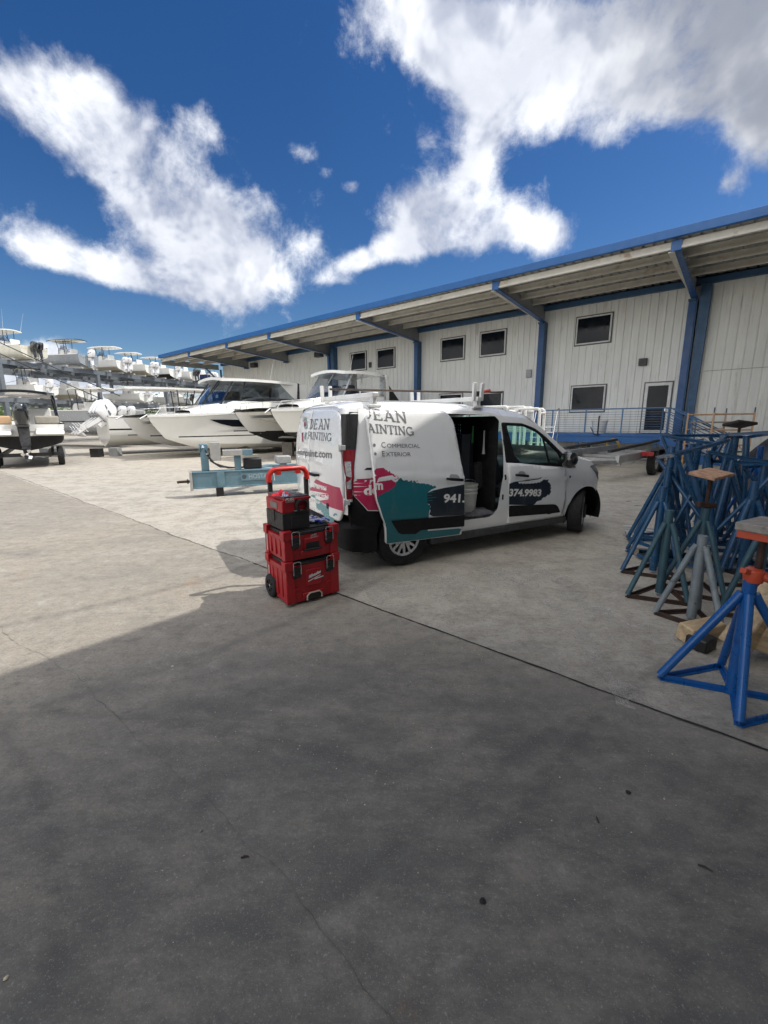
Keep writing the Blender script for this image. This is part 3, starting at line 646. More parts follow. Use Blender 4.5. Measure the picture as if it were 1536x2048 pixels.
for s in (-1, 1):
    ol = [(.012,.565),(.74,.575),(.80,.76),(.80,1.0),(.765,1.36),(.725,1.55),(.655,1.70),(.56,1.745),(.012,1.765)]
    ol = rpoly([(s*y if abs(y) > .1 else .15+s*.006, z) for y, z in ol], [.01,.06,.05,.05,.1,.1,.06,.06,.01], 3)
    ins = rpoly([(s*y, z) for y, z in [(.10,1.20),(.62,1.20),(.60,1.60),(.10,1.62)]], .07, 4)
    def fn(y, z, s=s):
        d = dimple(y, z)
        return Vector((xr(y, z)-.022+d, y, z))
    rd = panel(ol, fn, (), .045, flip=s < 0 if False else True).build('rear_door', VW, van, smooth=40, solid=.02)
    if s < 0:
        for z in (.80, 1.36):
            y = -ye(z)+.02; MB().lathe([(.011,-.04),(.014,-.036),(.014,.036),(.011,.04)], (xr(y,z)-.035,y-.03,z), (0,0,1), 10).bar((xr(y,z)-.03,y-.03,z),(xr(y,z)+.02,y-.05,z),.02,.05).build('hinge', LGREY, rd, bevel=.003)
        y0, z0 = zp(255,1290); y1, z1 = zp(385,1315); zm = (z0+z1)/2
        h = MB().tube([rear(.03)(y0,z0), rear(.065)(y0*.8+y1*.2,zm), rear(.065)(y0*.2+y1*.8,zm), rear(.03)(y1,z1)], [.014,.018,.018,.014], 8).build('handle', TRIM, rd)
        cc = zp(505,375,960); MB().lathe([(.03,0),(.034,.006),(.02,.012)], rear(.024)(*cc), (-1,0,0), 16).build('badge', M('badge', (.02,.03,.08), .2, .4), rd)
        off = .0265
        def rl(zx, zy, oy=770, of=off): return rear(of)(*zp(zx, zy, oy))
        MBm = [zp(*q) for q in ((335,1375),(430,1420),(520,1450),(600,1480),(685,1500))]
        magp = MBm+[(-.795,zp(690,1650)[1]),(-.795,zp(700,445,960)[1]),zp(560,400,960),zp(440,340,960),zp(380,300,960),zp(520,280,960),zp(390,240,960),zp(255,200,960),zp(520,200,960),zp(250,150,960),zp(250,110,960),zp(330,90,960),zp(490,100,960),zp(350,60,960),zp(300,30,960)]
        panel(magp, rear(.0230), (), .04, flip=True).build('magenta_graphic', MAG, rd, smooth=60)
        PT = M('pale_teal_vinyl', (.11,.30,.33), .3, 0, .08, 5)
        tp = [zp(250,230,960),zp(330,270,960),zp(390,300,960),zp(440,350,960),zp(520,405,960),zp(530,520,960),zp(600,560,960),zp(600,655,960),zp(500,600,960),(-.28,.60),(-.10,.60),(-.06,.80)]
        panel(tp, rear(.0230), (), .04, flip=True).build('teal_graphic', PT, rd, smooth=60)
        # lettering
        def lett(x0, y0, x1, y1, h):      # zoomed photo corners of a baseline -> fn
            a = Vector(zp(x0, y0)); b2 = Vector(zp(x1, y1)); return a, b2
        def wr(a, b2, of=.0240): return lambda x, y, l=0: rear(of+l)(a.x+(b2.x-a.x)*x, a.y+(b2.y-a.y)*x+y)
        a, b2 = lett(230,645,520,655,0); slab_text('DEAN', wr(a, b2), .118, 1.0).build('lettering', LETTER, rd, smooth=0)
        a, b2 = lett(200,785,550,828,0); slab_text('PAINTING', wr(a, b2), .088, 1.0).build('lettering', LETTER, rd, smooth=0)
        a, b2 = lett(50,1020,555,1070,0)
        text_mb('deanpaint.com', .085, None, None, None, width=1.0, bold=.003, fn=wr(a, b2)).build('lettering', LETTER, rd, smooth=0)
        a, b2 = lett(40,1290,170,1310,0); text_mb('374.9983', .05, None, None, None, width=1.0, fn=wr(a, b2)).build('lettering', LETTER, rd, smooth=0)
        for (q0, q1, txt) in (((300,110),(490,150),'Residential'),((260,200),(520,270),'Commercial'),((240,300),(400,350),'Interior'),((235,410),(415,480),'Protection')):
            a = Vector(zp(*q0, 960)); b2 = Vector(zp(*q1, 960)); text_mb(txt, .042, None, None, None, width=1.0, bold=.003, fn=wr(a, b2, .0243)).build('lettering', LETW, rd, smooth=0)
        # round painted emblem beside the name: brush head in red over a grey-green blot
        for col, ps in (((.30,.36,.36),[(150,470),(190,470),(205,560),(200,640),(165,650),(140,600)]),((.30,.05,.08),[(140,520),(170,500),(185,590),(150,610)]),((.30,.04,.09),[(110,700),(135,690),(140,830),(120,830)]),((.16,.30,.34),[(165,690),(190,700),(170,800),(150,780)])):
            panel([zp(*q) for q in ps], rear(.0234 if col[0] == .30 and col[1] > .1 else .0240), (), .04, flip=True).build('emblem', M('emblem_%d' % int(col[1]*100), col, .4), rd, smooth=0)
        # dog-like blot of teal at the foot of the door
        panel([zp(*q, 960) for q in ((585,510),(610,480),(640,490),(650,520),(620,505),(600,530))], rear(.0236), (), .03, flip=True).build('blot', PT, rd, smooth=0)
def tstrip(z0, z1, off, s, q0=0.0, q1=1.0, nz=10):
    rows = []
    for i in range(nz+1):
        z = z0+(z1-z0)*i/nz; xq = interp(z, [.70,.88,1.165,1.55,1.70,1.76], [-.62,-.62,-.59,-.52,-.49,-.47]); A = Vector((xq, -W(xq, z))); B = Vector((xr(ye(z), z)-.004, -ye(z)))
        Cc = Vector((min(-.63, B.x+.05), A.y-.012)); r = []
        for k in range(7):
            t_ = q0+(q1-q0)*k/6; p = A*(1-t_)**2+Cc*2*t_*(1-t_)+B*t_*t_; d = Vector((-(t_), -(1-t_)))
            p = p+d.normalized()*off; r.append(Vector((p.x, p.y*(-s), z)))
        rows.append(r)
    return rows
RED = M('red_lens', (.20,.004,.010), .12, 0, .15, 14, coat=1); CLR = M('clear_lens', (.60,.60,.60), .1, .5, .4, 40, coat=1); SMK = M('smoked_lens', (.025,.026,.028), .35, 0, .1, 10, spec=.3)
for s in (-1, 1):
    fl = s < 0
    MB().grid(tstrip(.80, 1.76, 0, s), flip=fl).build('corner_pillar', VW, van, smooth=60)
    tl = MB().grid(tstrip(.83, 1.40, .008, s, .0, 1.0), flip=fl).build('tail_light', RED, van, smooth=60)
    MB().grid(tstrip(1.34, 1.70, .0095, s, .0, 1.0), flip=fl).build('smoked_panel', SMK, tl, smooth=60)
    MB().grid(tstrip(.94, 1.22, .011, s, .34, .86, 4), flip=fl).build('clear_lens', CLR, tl, smooth=60)
mb = MB(); pl = [(-.36,-.89),(-.52,-.875),(-.62,-.83),(-.69,-.70),(-.725,-.4),(-.735,0)]; pl = pl+[(x, -y) for x, y in pl[-2::-1]]
for zl, zh, o1, o2 in ((.24,.36,-.03,.0),(.36,.50,.0,.01),(.50,.56,.01,-.02)):
    mb.grid([[(x-(o if abs(y) < .8 else o*.3), y*(1+o*.4), z) for x, y in pl] for z, o in ((zl,o1),(zh,o2))])
mb.grid([[(x+.02, y, .56) for x, y in pl],[(x+.12, y*.93, .68) for x, y in pl]])
pb = panel([(-.62,.88),(-.48,.715),(-.32,.69),(-.13,.685)]+arc(0,.325,.38,.38,111,187,6)+[(-.40,.24),(-.60,.30),(-.64,.6)], side(-.003), (), .06); mb.add(pb.v, pb.f)
pb = panel([(-.62,.88),(-.48,.715),(-.32,.69),(-.13,.685)]+arc(0,.325,.38,.38,111,187,6)+[(-.40,.24),(-.60,.30),(-.64,.6)], lside(-.003), (), .09, flip=True); mb.add(pb.v, pb.f)
mb.build('rear_bumper', TRIM, van, smooth=50)
# ---- inside
MB().b2((-.60,-.80,.40),(2.6,.80,.45)).build('floor', M('worn_floor', (.20,.20,.20), .6, .2, .5, 8, dirt=(.05,.05,.05)), van)
mb = MB(); mb.b2((-.58,.70,.45),(1.40,.72,1.70)).b2((-.58,-.72,1.70),(1.45,.70,1.72)).b2((-.62,-.78,.45),(-.60,.78,1.70)); mb.build('cargo_lining', LINER, van, smooth=0)
# perforated steel divider: bars and cross wires with daylight between
mb = MB().b2((1.47,-.70,.45),(1.49,.70,1.30)).b2((1.47,-.70,1.301),(1.49,.02,1.68)).b2((1.47,.02,1.60),(1.49,.70,1.68))
for k in range(17): mb.b2((1.475,.022+k*.042,1.302),(1.485,.046+k*.042+.003*(k % 3),1.60))
for k in range(8): mb.b2((1.476,.022,1.312+k*.038),(1.484,.70,1.330+k*.038))
mb.build('bulkhead', LINER, van, smooth=0)
for y in (-.38, .38):
    st = MB().b2((1.60,y-.25,.62),(2.05,y+.25,.76)).build('seat', M('seat_cloth', (.05,.05,.055), .9, 0, .2, 30), van, bevel=.05, seg=3)
    MB().taper((1.62,y,.74),(1.56,y,1.10),.46,.16,.40,.12,up=(0,1,0)).box((1.54,y,1.16),(.10,.26,.10)).build('backrest', MATS['seat_cloth'], st, bevel=.04, seg=3)
dsh = MB().add([], []); dsh.prism([(2.25,.55),(2.2,.95),(2.3,1.03),(2.62,1.07),(2.75,1.05),(2.75,.5)], (0,-.74,0), (1,0,0), (0,0,1), (0,1.48,0)).build('dashboard', M('dash', (.035,.037,.04), .6), van, bevel=.03)
MB().tube([(2.18+.05*math.cos(a), .36+.18*math.sin(a), .98+.17*math.cos(a)) for a in [2*PI*k/20 for k in range(20)]], .014, 6, closed=True).build('steering_wheel', BLACK, van)
MB().b2((-.5,-.80,.20),(3.2,.80,.40)).build('underbody', BLACK, van, smooth=0)
MB().prism([(.36,.20),(2.68,.20),(2.68,.285),(.36,.30)], (0,-.875,0), (1,0,0), (0,0,1), (0,.14,0)).build('sill', M('sill_plastic', (.05,.052,.055), .55, 0, .3, 14), van, bevel=.015)
MB().b2((.32,-.85,.30),(1.5,-.74,.385)).b2((.32,-.80,.388),(1.45,-.70,.43)).build('door_step', M('scuffed_sill', (.42,.42,.41), .45, .2, .3, 20, dirt=(.06,.06,.06), dirt_amt=.8, dscale=9), van, bevel=.01)
# jamb details on the pillar
mb = MB()
for z, h in ((1.36,.07),(.93,.07),(.68,.07)): x = interp(z,[.6,1.2,1.5],[1.395,1.44,1.452]); mb.add(*(lambda p: (p.v, p.f))(panel(rpoly([(x,z-h/2),(x+.028,z-h/2),(x+.028,z+h/2),(x,z+h/2)],.01,2), side(.004), (), .03)))
mb.build('latch', BLACK, van, smooth=0)
# racking and odds and ends against the far side
mb = MB()
for z in (.95,1.28): mb.b2((-.5,.35,z),(1.35,.69,z+.02))
mb.build('cargo_shelf', M('shelf_steel', (.10,.10,.105), .5, .3), van, smooth=0)
# ---- sliding door
SD = [(-.44,1.69),(-.434,1.25),(-.43,1.054),(-.417,.835),(-.35,.64),(-.30,.51),(-.281,.318),(.20,.302),(.756,.286),(.748,.536),(.726,1.0),(.70,1.128),(.680,1.356),(.652,1.64),(.56,1.748),(-.36,1.765)]
SD = rpoly(SD, [.03,.05,.05,.05,.05,.05,.015,.0,.015,.05,.05,.03,.05,.10,.10,.06], 3); OF = .085
sd = panel(SD, side(OF), (), .045).build('sliding_door', VW, van, smooth=35, solid=.045)
def sdp(name, poly, m, of, step=.05): return panel(poly, side(OF+of), (), step).build(name, m, sd, smooth=60)
def jag(a, b, n, amp, seed): return ragged(a, b, n, amp, seed)
magp = [(-.428,1.125),(-.40,1.148),(-.314,1.151)]+jag((-.30,1.13),(-.165,1.06),9,.020,3)+[(-.15,1.035)]+jag((-.165,1.02),(-.20,.93),5,.018,4)+jag((-.22,.91),(-.36,.865),6,.012,5)+[(-.414,.845),(-.427,1.05)]
sdp('magenta_graphic', magp, MAG, .001)
tealp = [(-.414,.842)]+jag((-.40,.865),(-.24,.915),6,.010,6)+jag((-.215,.94),(-.16,1.02),4,.016,7)+jag((-.14,1.03),(.05,.975),12,.020,8)+jag((.06,.985),(.22,.95),9,.020,9)+jag((.23,.945),(.34,.90),7,.012,10)+[(.27,.88),(.212,.845),(.214,.73),(.257,.69),(.241,.61),(.25,.40),(.70,.375),(.735,.36),(.72,.296),(.20,.306),(-.276,.322),(-.293,.505),(-.345,.64)]
sdp('teal_graphic', tealp, TEAL, .0016)
navp = [(.212,.845),(.30,.868),(.45,.885),(.60,.892),(.727,.902),(.745,.54),(.30,.57),(.245,.60),(.262,.64),(.25,.66),(.262,.69),(.235,.70),(.25,.715),(.214,.728)]
for k in range(4): pass
sdp('navy_graphic', navp, NAVY, .0022)
mb = MB()
for k, (z, l) in enumerate(((.845,.10),(.815,.07),(.785,.13),(.755,.08),(.70,.06))):
    p = panel([(.18+.01*k,z-.003),(.21+l,z-.002),(.20+l,z+.006),(.19,z+.006)], side(OF+.0027), (), .05); mb.add(p.v, p.f)
mb.build('brush_streak', TEAL, sd, smooth=0)
trimp = rpoly([(-.249,.585),(.755,.538),(.767,.392),(.151,.425),(.084,.388),(-.10,.41),(-.14,.43)], .015, 3)
sdp('side_moulding', trimp, TRIM, .010)
h = MB().tube([side(OF+.01)(.457,.991), side(OF+.045)(.50,.985), side(OF+.045)(.65,.965), side(OF+.01)(.695,.958)], [.012,.017,.017,.012], 8).build('handle', TRIM, sd)
panel(rpoly([(.50,.995),(.66,.975),(.63,1.022),(.53,1.034)], .02, 3), side(OF+.004), (), .03).build('handle_cup', M('cup', (.30,.31,.32), .4), h)
CUT = -.437
def lsd(x0, z0, x1, z1, of=.0030):
    def fn(x, y, l=0):
        px = max(CUT, x0+(x1-x0)*x); return side(OF+of+l)(px, z0+(z1-z0)*x+y)
    return fn
slab_text('DEAN', lsd(-.50,1.655,.047,1.600), .122, 1.0).build('lettering', LETTER, sd, smooth=0)
slab_text('PAINTING', lsd(-.525,1.520,.108,1.468), .092, 1.0).build('lettering', LETTER, sd, smooth=0)
def smallcaps(w1, x0, z0, x1, z1, h1, h2, par, m, seed=0):
    """first letter taller"""
    k = .085*(h1/.06); fn = lsd(x0, z0, x1, z1)
    text_mb(w1[0], h1, None, None, None, bold=0, fn=lambda x, y: fn(x/(x1-x0), y)).build('lettering', m, par, smooth=0)
    wv, _ = text_polys(w1[0], h1, 0); x2 = max(v[0] for v in wv)+.012; fr = x2/(x1-x0)
    text_mb(w1[1:], h2, None, None, None, width=1-fr, bold=0, fn=lambda x, y: fn(fr+x, y)).build('lettering', m, par, smooth=0)
smallcaps('COMMERCIAL', -.317,1.358,.160,1.338,.058,.042, sd, LETTER); smallcaps('EXTERIOR', -.322,1.268,.030,1.254,.058,.044, sd, LETTER)
for z in (1.385, 1.297): panel([(-.395+.016*math.cos(a), z+.016*math.sin(a)) for a in [2*PI*k/14 for k in range(14)]], side(OF+.0030), (), .05).build('bullet', LETTER, sd, smooth=0)
text_mb('941.', .094, None, None, None, width=1.0, bold=.005, shear=.06, fn=lsd(.434,.722,.738,.694,.0033)).build('lettering', LETW, sd, smooth=0)
text_mb('m', .094, None, None, None, width=1.0, bold=.006, fn=lsd(-.436,.937,-.338,.931,.0030)).build('lettering', LETW, sd, smooth=0)
# "de" and the magenta field on the rear quarter
qp = [(-.612,1.036),(-.36,1.045),(-.20,1.03),(-.14,.70),(-.32,.69),(-.475,.708),(-.612,.872)]
panel(qp, side(.0012), (), .05).build('magenta_graphic', MAG, van, smooth=60)
text_mb('de', .10, None, None, None, width=1.0, bold=.006, fn=lambda x, y: side(.0026)(-.515+x*.175, .872+y)).build('lettering', LETW, van, smooth=0)
mb = MB()
for z, l in ((.99,.10),(.955,.14),(.90,.11),(.865,.06)): mb.add(*(lambda p: (p.v, p.f))(panel([(-.605,z),(-.605+l,z+.004),(-.605,z+.010)], side(.0024), (), .05)))
mb.build('brush_streak', LETW, van, smooth=0)
panel([(-.50,1.128),(-.39,1.128),(-.39,1.150),(-.47,1.150)], side(.004), (), .05).build('door_rail', BLACK, van, smooth=0)
# ---- front door
FD = rpoly([(1.548,.309),(2.574,.288),(2.60,.50),(2.55,.85),(2.523,.985),(1.693,1.09),(1.470,1.108),(1.497,.88),(1.535,.6)], [.02,.02,.05,.05,.01,.01,.01,.05,.05], 3)
fd = panel(FD, side(.012), (), .06).build('front_door', VW, van, smooth=35, solid=.012)
gl1 = rpoly([(1.530,1.565),(1.831,1.551),(2.054,1.468),(2.135,1.40),(2.205,1.075),(1.70,1.098),(1.60,1.20)], [.03,.03,.03,.02,.02,.03,.06], 3)
gl2 = rpoly([(2.165,1.375),(2.40,1.185),(2.46,1.06),(2.235,1.07)], .02, 3)
panel(rpoly(wfr, [.03,.03,.05,.05,.02,.02,.03], 3), side(.008), [gl1, gl2], .05).build('window_frame', TRIM, fd, smooth=40, solid=.012)
panel(gl1, side(.002), (), .08).build('window', VGL, fd, smooth=60); panel(gl2, side(.002), (), .08).build('window', VGL, fd, smooth=60)
panel(lw, lside(-.004), (), .1, flip=True).build('window', VGL, van, smooth=60)
h = MB().tube([side(.02)(1.589,.953), side(.055)(1.63,.948), side(.055)(1.77,.930), side(.02)(1.81,.924)], [.012,.017,.017,.012], 8).build('handle', TRIM, fd)
panel(rpoly([(1.63,.958),(1.78,.94),(1.75,.985),(1.67,.995)], .02, 3), side(.016), (), .03).build('handle_cup', MATS['cup'], h)
navf = [(1.502,.845)]+jag((1.56,.862),(2.0,.885),8,.006,11)+[(2.12,.905)]+jag((2.13,.88),(2.235,.80),7,.022,12)+[(2.262,.765)]+jag((2.25,.74),(2.29,.68),6,.026,13)+jag((2.26,.66),(2.12,.60),8,.022,14)+[(2.10,.58)]+jag((2.06,.575),(1.97,.54),5,.014,15)+[(1.96,.525),(1.52,.575)]
panel(navf, side(.0132), (), .05).build('navy_graphic', NAVY, fd, smooth=60)
text_mb('374.9983', .090, None, None, None, width=1.0, bold=.005, shear=.08, fn=lambda x, y: side(.0142)(1.503+x*.585, .690-.052*x+y)).build('lettering', LETW, fd, smooth=0)
tr = rpoly([(1.515,.562),(2.36,.50),(2.44,.47),(2.524,.364),(2.36,.368),(2.30,.358),(2.25,.372),(1.55,.408)], [.01,.05,.05,.03,.02,.02,.02,.01], 3)
panel(tr, side(.020), (), .05).build('side_moulding', TRIM, fd, smooth=60)
mr = MB(); mx, mz = 2.41, 1.115
mr.lathe([(.0,-.075),(.07,-.07),(.105,-.03),(.112,.02),(.10,.06),(.0,.065)], (mx,-W(2.4,1.1)-.16,mz), (1,0,0), 14)
mr.v = [(x, y, mz+(z-mz)*1.05) for x, y, z in mr.v]; mr.bar((mx+.02,-W(2.4,1.06)+.0,1.06),(mx,-W(2.4,1.1)-.14,1.08),.09,.05)
mro = mr.build('mirror', M('gloss_black', (.01,.01,.011), .12, 0, .1, 5, coat=1), fd, smooth=50)
MB().lathe([(.0,0),(.018,.004),(.0,.008)], side(.004)(2.62,.86), (0,-1,0), 10).build('repeater', BLACK, van)
mb = MB(); p = panel([(2.527,.985),(2.532,.985),(2.60,.50),(2.58,.288),(2.574,.288),(2.593,.50)], side(.0015), (), .05); mb.add(p.v, p.f); mb.build('door_gap', BLACK, van, smooth=0)
# ---- wheels
def wheel(x, y, s, steer=0):
    wo = thing('wheel', '', ''); del wo['label']; del wo['category']; wo.parent = van; wo.location = (x, y, .325); wo.rotation_euler = (0, 0, steer)
    ty = MB().lathe([(.205,-.09),(.26,-.10),(.305,-.095),(.322,-.075),(.325,-.03),(.325,.03),(.322,.075),(.305,.095),(.26,.10),(.205,.09)], (0,0,0), (0,s,0), 40, caps=False)
    for yy in (-.045,0,.045): ty.lathe([(.3255,yy-.004),(.327,yy),(.3255,yy+.004)], (0,0,0), (0,s,0), 40, caps=False)
    ty.build('tyre', RUBBER, wo, smooth=30)
    rm = MB().lathe([(.0,.030),(.20,.025),(.205,.09)], (0,0,0), (0,s,0), 36, caps=False).build('rim', BLACK, wo)
    hc = MB().lathe([(.178,.085),(.205,.092),(.207,.080)], (0,0,0), (0,s,0), 36, caps=False).lathe([(.0,.090),(.045,.088),(.06,.078),(.06,.06)], (0,0,0), (0,s,0), 20, caps=False)
    for k in range(7):
        for sg in (-1, 1):
            a0 = 2*PI*k/7+sg*.10; a1 = 2*PI*k/7+sg*.23
            hc.bar((.045*math.cos(a0),s*.078,.045*math.sin(a0)),(.19*math.cos(a1),s*.086,.19*math.sin(a1)),.028,.012,up=(0,1,0))
        a0 = 2*PI*k/7; hc.bar((.05*math.cos(a0),s*.076,.05*math.sin(a0)),(.12*math.cos(a0),s*.078,.12*math.sin(a0)),.05,.010,up=(0,1,0))
    hc.build('hubcap', M('hubcap', (.62,.63,.64), .3, .5, .06, 8), wo, smooth=30)
    return wo
wheel(0,-.775,-1); wheel(0,.775,1); wheel(3.03,-.76,-1,R(33)); wheel(3.03,.76,1,R(30))
for x in (0, 3.03):
    for s in (-1, 1): MB().grid([[(x+.40*math.cos(a), s*yy, .325+.40*math.sin(a)) for a in [R(-20+220*k/24) for k in range(25)]] for yy in (.865,.60)]).b2((x-.4,s*.60,.22),(x+.4,s*.58,.72)).build('wheel_arch', BLACK, van, smooth=40)
# ---- roof rack
rk = M('rack_white', (.74,.74,.72), .35, 0, .06, 6)
for x, zb in ((-.28,1.90),(1.13,1.88)):
    r = MB().bar((x,-.74,zb),(x,.74,zb+.02),.075,.055).build('rack_bar', rk, van, bevel=.012)
    for s in (-1, 1):
        MB().bar((x,s*.68,1.78),(x,s*.68,zb-.02),.07,.05).box((x,s*.69,1.785),(.15,.07,.03)).build('rack_foot', rk, r, bevel=.008)
        for dx in ((-.055, .055) if x > 0 or s > 0 else ()): MB().bar((x+dx,s*.70,zb-.02),(x+dx*1.1,s*.71,zb+.19),.035,.045).build('rack_upright', rk, r, bevel=.005)
# things on and in the van
def vloc(x, y, z): return VO+VXw*x+VYw*y+Vector((0,0,z))
tag(MB().tube([(-1.12,0,0),(.3,.03,.012),(1.35,.02,.03)], [.011,.012,.012], 8).build('pole', M('pole_brown', (.05,.028,.018), .35, .2, .3, 9), None, loc=vloc(.45,-.42,1.965)), 'thin dark brown pole lying across the white roof rack', 'pole').rotation_euler = (0, 0, VTH)
cl = thing('ladder_clamp', 'small black clamp with red grip on the near end of the front rack bar', 'clamp', vloc(1.22,-.60,1.93), VTH)
MB().box((0,0,.02),(.10,.07,.07)).build('jaw', BLACK, cl, bevel=.01); MB().tube([(.03,-.02,.04),(.14,-.06,.06)], .020, 8).build('grip', M('red_grip', (.45,.07,.05), .5), cl)
bk = thing('bucket', 'white plastic pail standing in the open side door of the van', 'bucket', vloc(1.07,-.60,.455), VTH)
MB().lathe([(.0,0),(.125,0),(.13,.01),(.148,.26),(.155,.262),(.155,.28),(.149,.285),(.150,.31),(.157,.312),(.157,.33),(.151,.335),(.152,.365),(.158,.367),(.158,.385),(.146,.385),(.13,.03),(.0,.03)], (0,0,0), (0,0,1), 28, caps=False).build('pail', M('pail_white', (.62,.62,.58), .4, 0, .1, 6, dirt=(.40,.37,.30), dirt_amt=.5), bk)
MB().tube([(.155*math.cos(a),-.02-.03*math.sin(a),.36+.085*math.sin(a)) for a in [PI*k/12 for k in range(13)]], .004, 6).build('handle', STEEL, bk)
tag(MB().tube([(0,-.4,.02),(0,.1,.02),(.03,.55,.02)], .022, 8).build('pole', M('yellow_pole', (.42,.25,.03), .5, 0, .2, 7), None, loc=vloc(.95,-.2,.46)), 'yellow pole lying on the van floor below the pail', 'pole').rotation_euler = (0, 0, VTH-R(60))
rg = MB(); r_ = random.Random(5); rg.grid([[(-.30+.6*i/11,-.13+.26*j/7,(.045+.03*math.sin(i*.9+j)+.02*math.sin(j*1.3+i*.5))*(1 if 0 < i < 11 and 0 < j < 7 else .1)) for j in range(8)] for i in range(12)])
tag(rg.build('drop_cloth', M('drop_cloth', (.11,.11,.125), .9, 0, .4, 14), None, loc=vloc(1.12,-.70,.455), smooth=60, sub=1), 'crumpled dark grey drop cloth on the sill of the open van door', 'cloth').rotation_euler = (0, 0, VTH)
# tools hanging and standing on the divider
def tool(name, label, cat, pts, r, m, x, y, z): o = tag(MB().tube(pts, r, 8).build(name, m, None, loc=vloc(x,y,z)), label, cat); o.rotation_euler = (0,0,VTH); return o
tool('scraper', 'green handled tool hanging on the divider inside the van', 'tool', [(0,0,0),(.01,0,.22)], [.016,.010], M('green', (.05,.35,.08), .5), 1.30,-.42,1.34)
tool('roller_frame', 'white roller frame hanging upright beside the green tool inside the van', 'tool', [(0,0,0),(0,0,.10),(.0,0,.30)], [.022,.012,.009], M('roller_white', (.62,.62,.60), .5), 1.38,-.56,1.20)
tool('board', 'pale wooden board leaning in the dark cargo space of the van', 'board', [(0,0,0),(.09,.02,.42)], .035, WOOD, .88,-.15,.80)
tool('grey_tube', 'tall dark blue grey drum upright behind the pail in the van', 'drum', [(0,0,0),(0,0,1.0)], .14, M('drum', (.03,.034,.045), .5), 1.25,-.30,.455)
jk = MB()
for k in range(9): jk.lathe([(0,0),(.05,.02),(.07,.06),(.05,.11),(0,.13)], (.0+r_.uniform(-.2,.2), r_.uniform(-.15,.15), r_.uniform(0,.15)), (r_.uniform(-1,1),r_.uniform(-1,1),r_.uniform(-1,1)), 8, caps=False)
tag(jk.build('tool_bag', M('bag', (.035,.04,.05), .8, 0, .6, 9), None, loc=vloc(.85,-.05,1.22)), 'bulging dark tool bag on a shelf deep inside the van', 'bag').rotation_euler = (0,0,VTH)

r_ = random.Random(31); cols = [(.16,.17,.18),(.05,.10,.25),(.25,.22,.05),(.12,.05,.04),(.20,.20,.19),(.03,.04,.05)]; whr = ['at the left of the lower shelf','on the lower shelf behind the pail','in the middle of the lower shelf','at the right of the lower shelf','at the left of the upper shelf','on the upper shelf under the mesh']
for k in range(6):
    z = .97 if k < 4 else 1.30; x = .55+.24*(k % 4); nm = ('paint_can','carton')[k % 2]
    mb = MB().lathe([(.0,0),(.085,0),(.088,.005),(.088,.19),(.080,.195),(.0,.19)], (0,0,0), (0,0,1), 16, caps=False) if k % 2 == 0 else MB().box((0,0,.09),(.2,.22,.18),Matrix.Rotation(r_.uniform(-.4,.4),3,'Z'))
    o = tag(mb.build(nm, M('cargo_%d' % k, cols[k], .5, 0, .3, 9), None, loc=vloc(x,.50,z)), 'dim '+('round paint can ' if k % 2 == 0 else 'square carton ')+whr[k]+' inside the van', nm.replace('_',' ')); o.rotation_euler = (0,0,VTH)
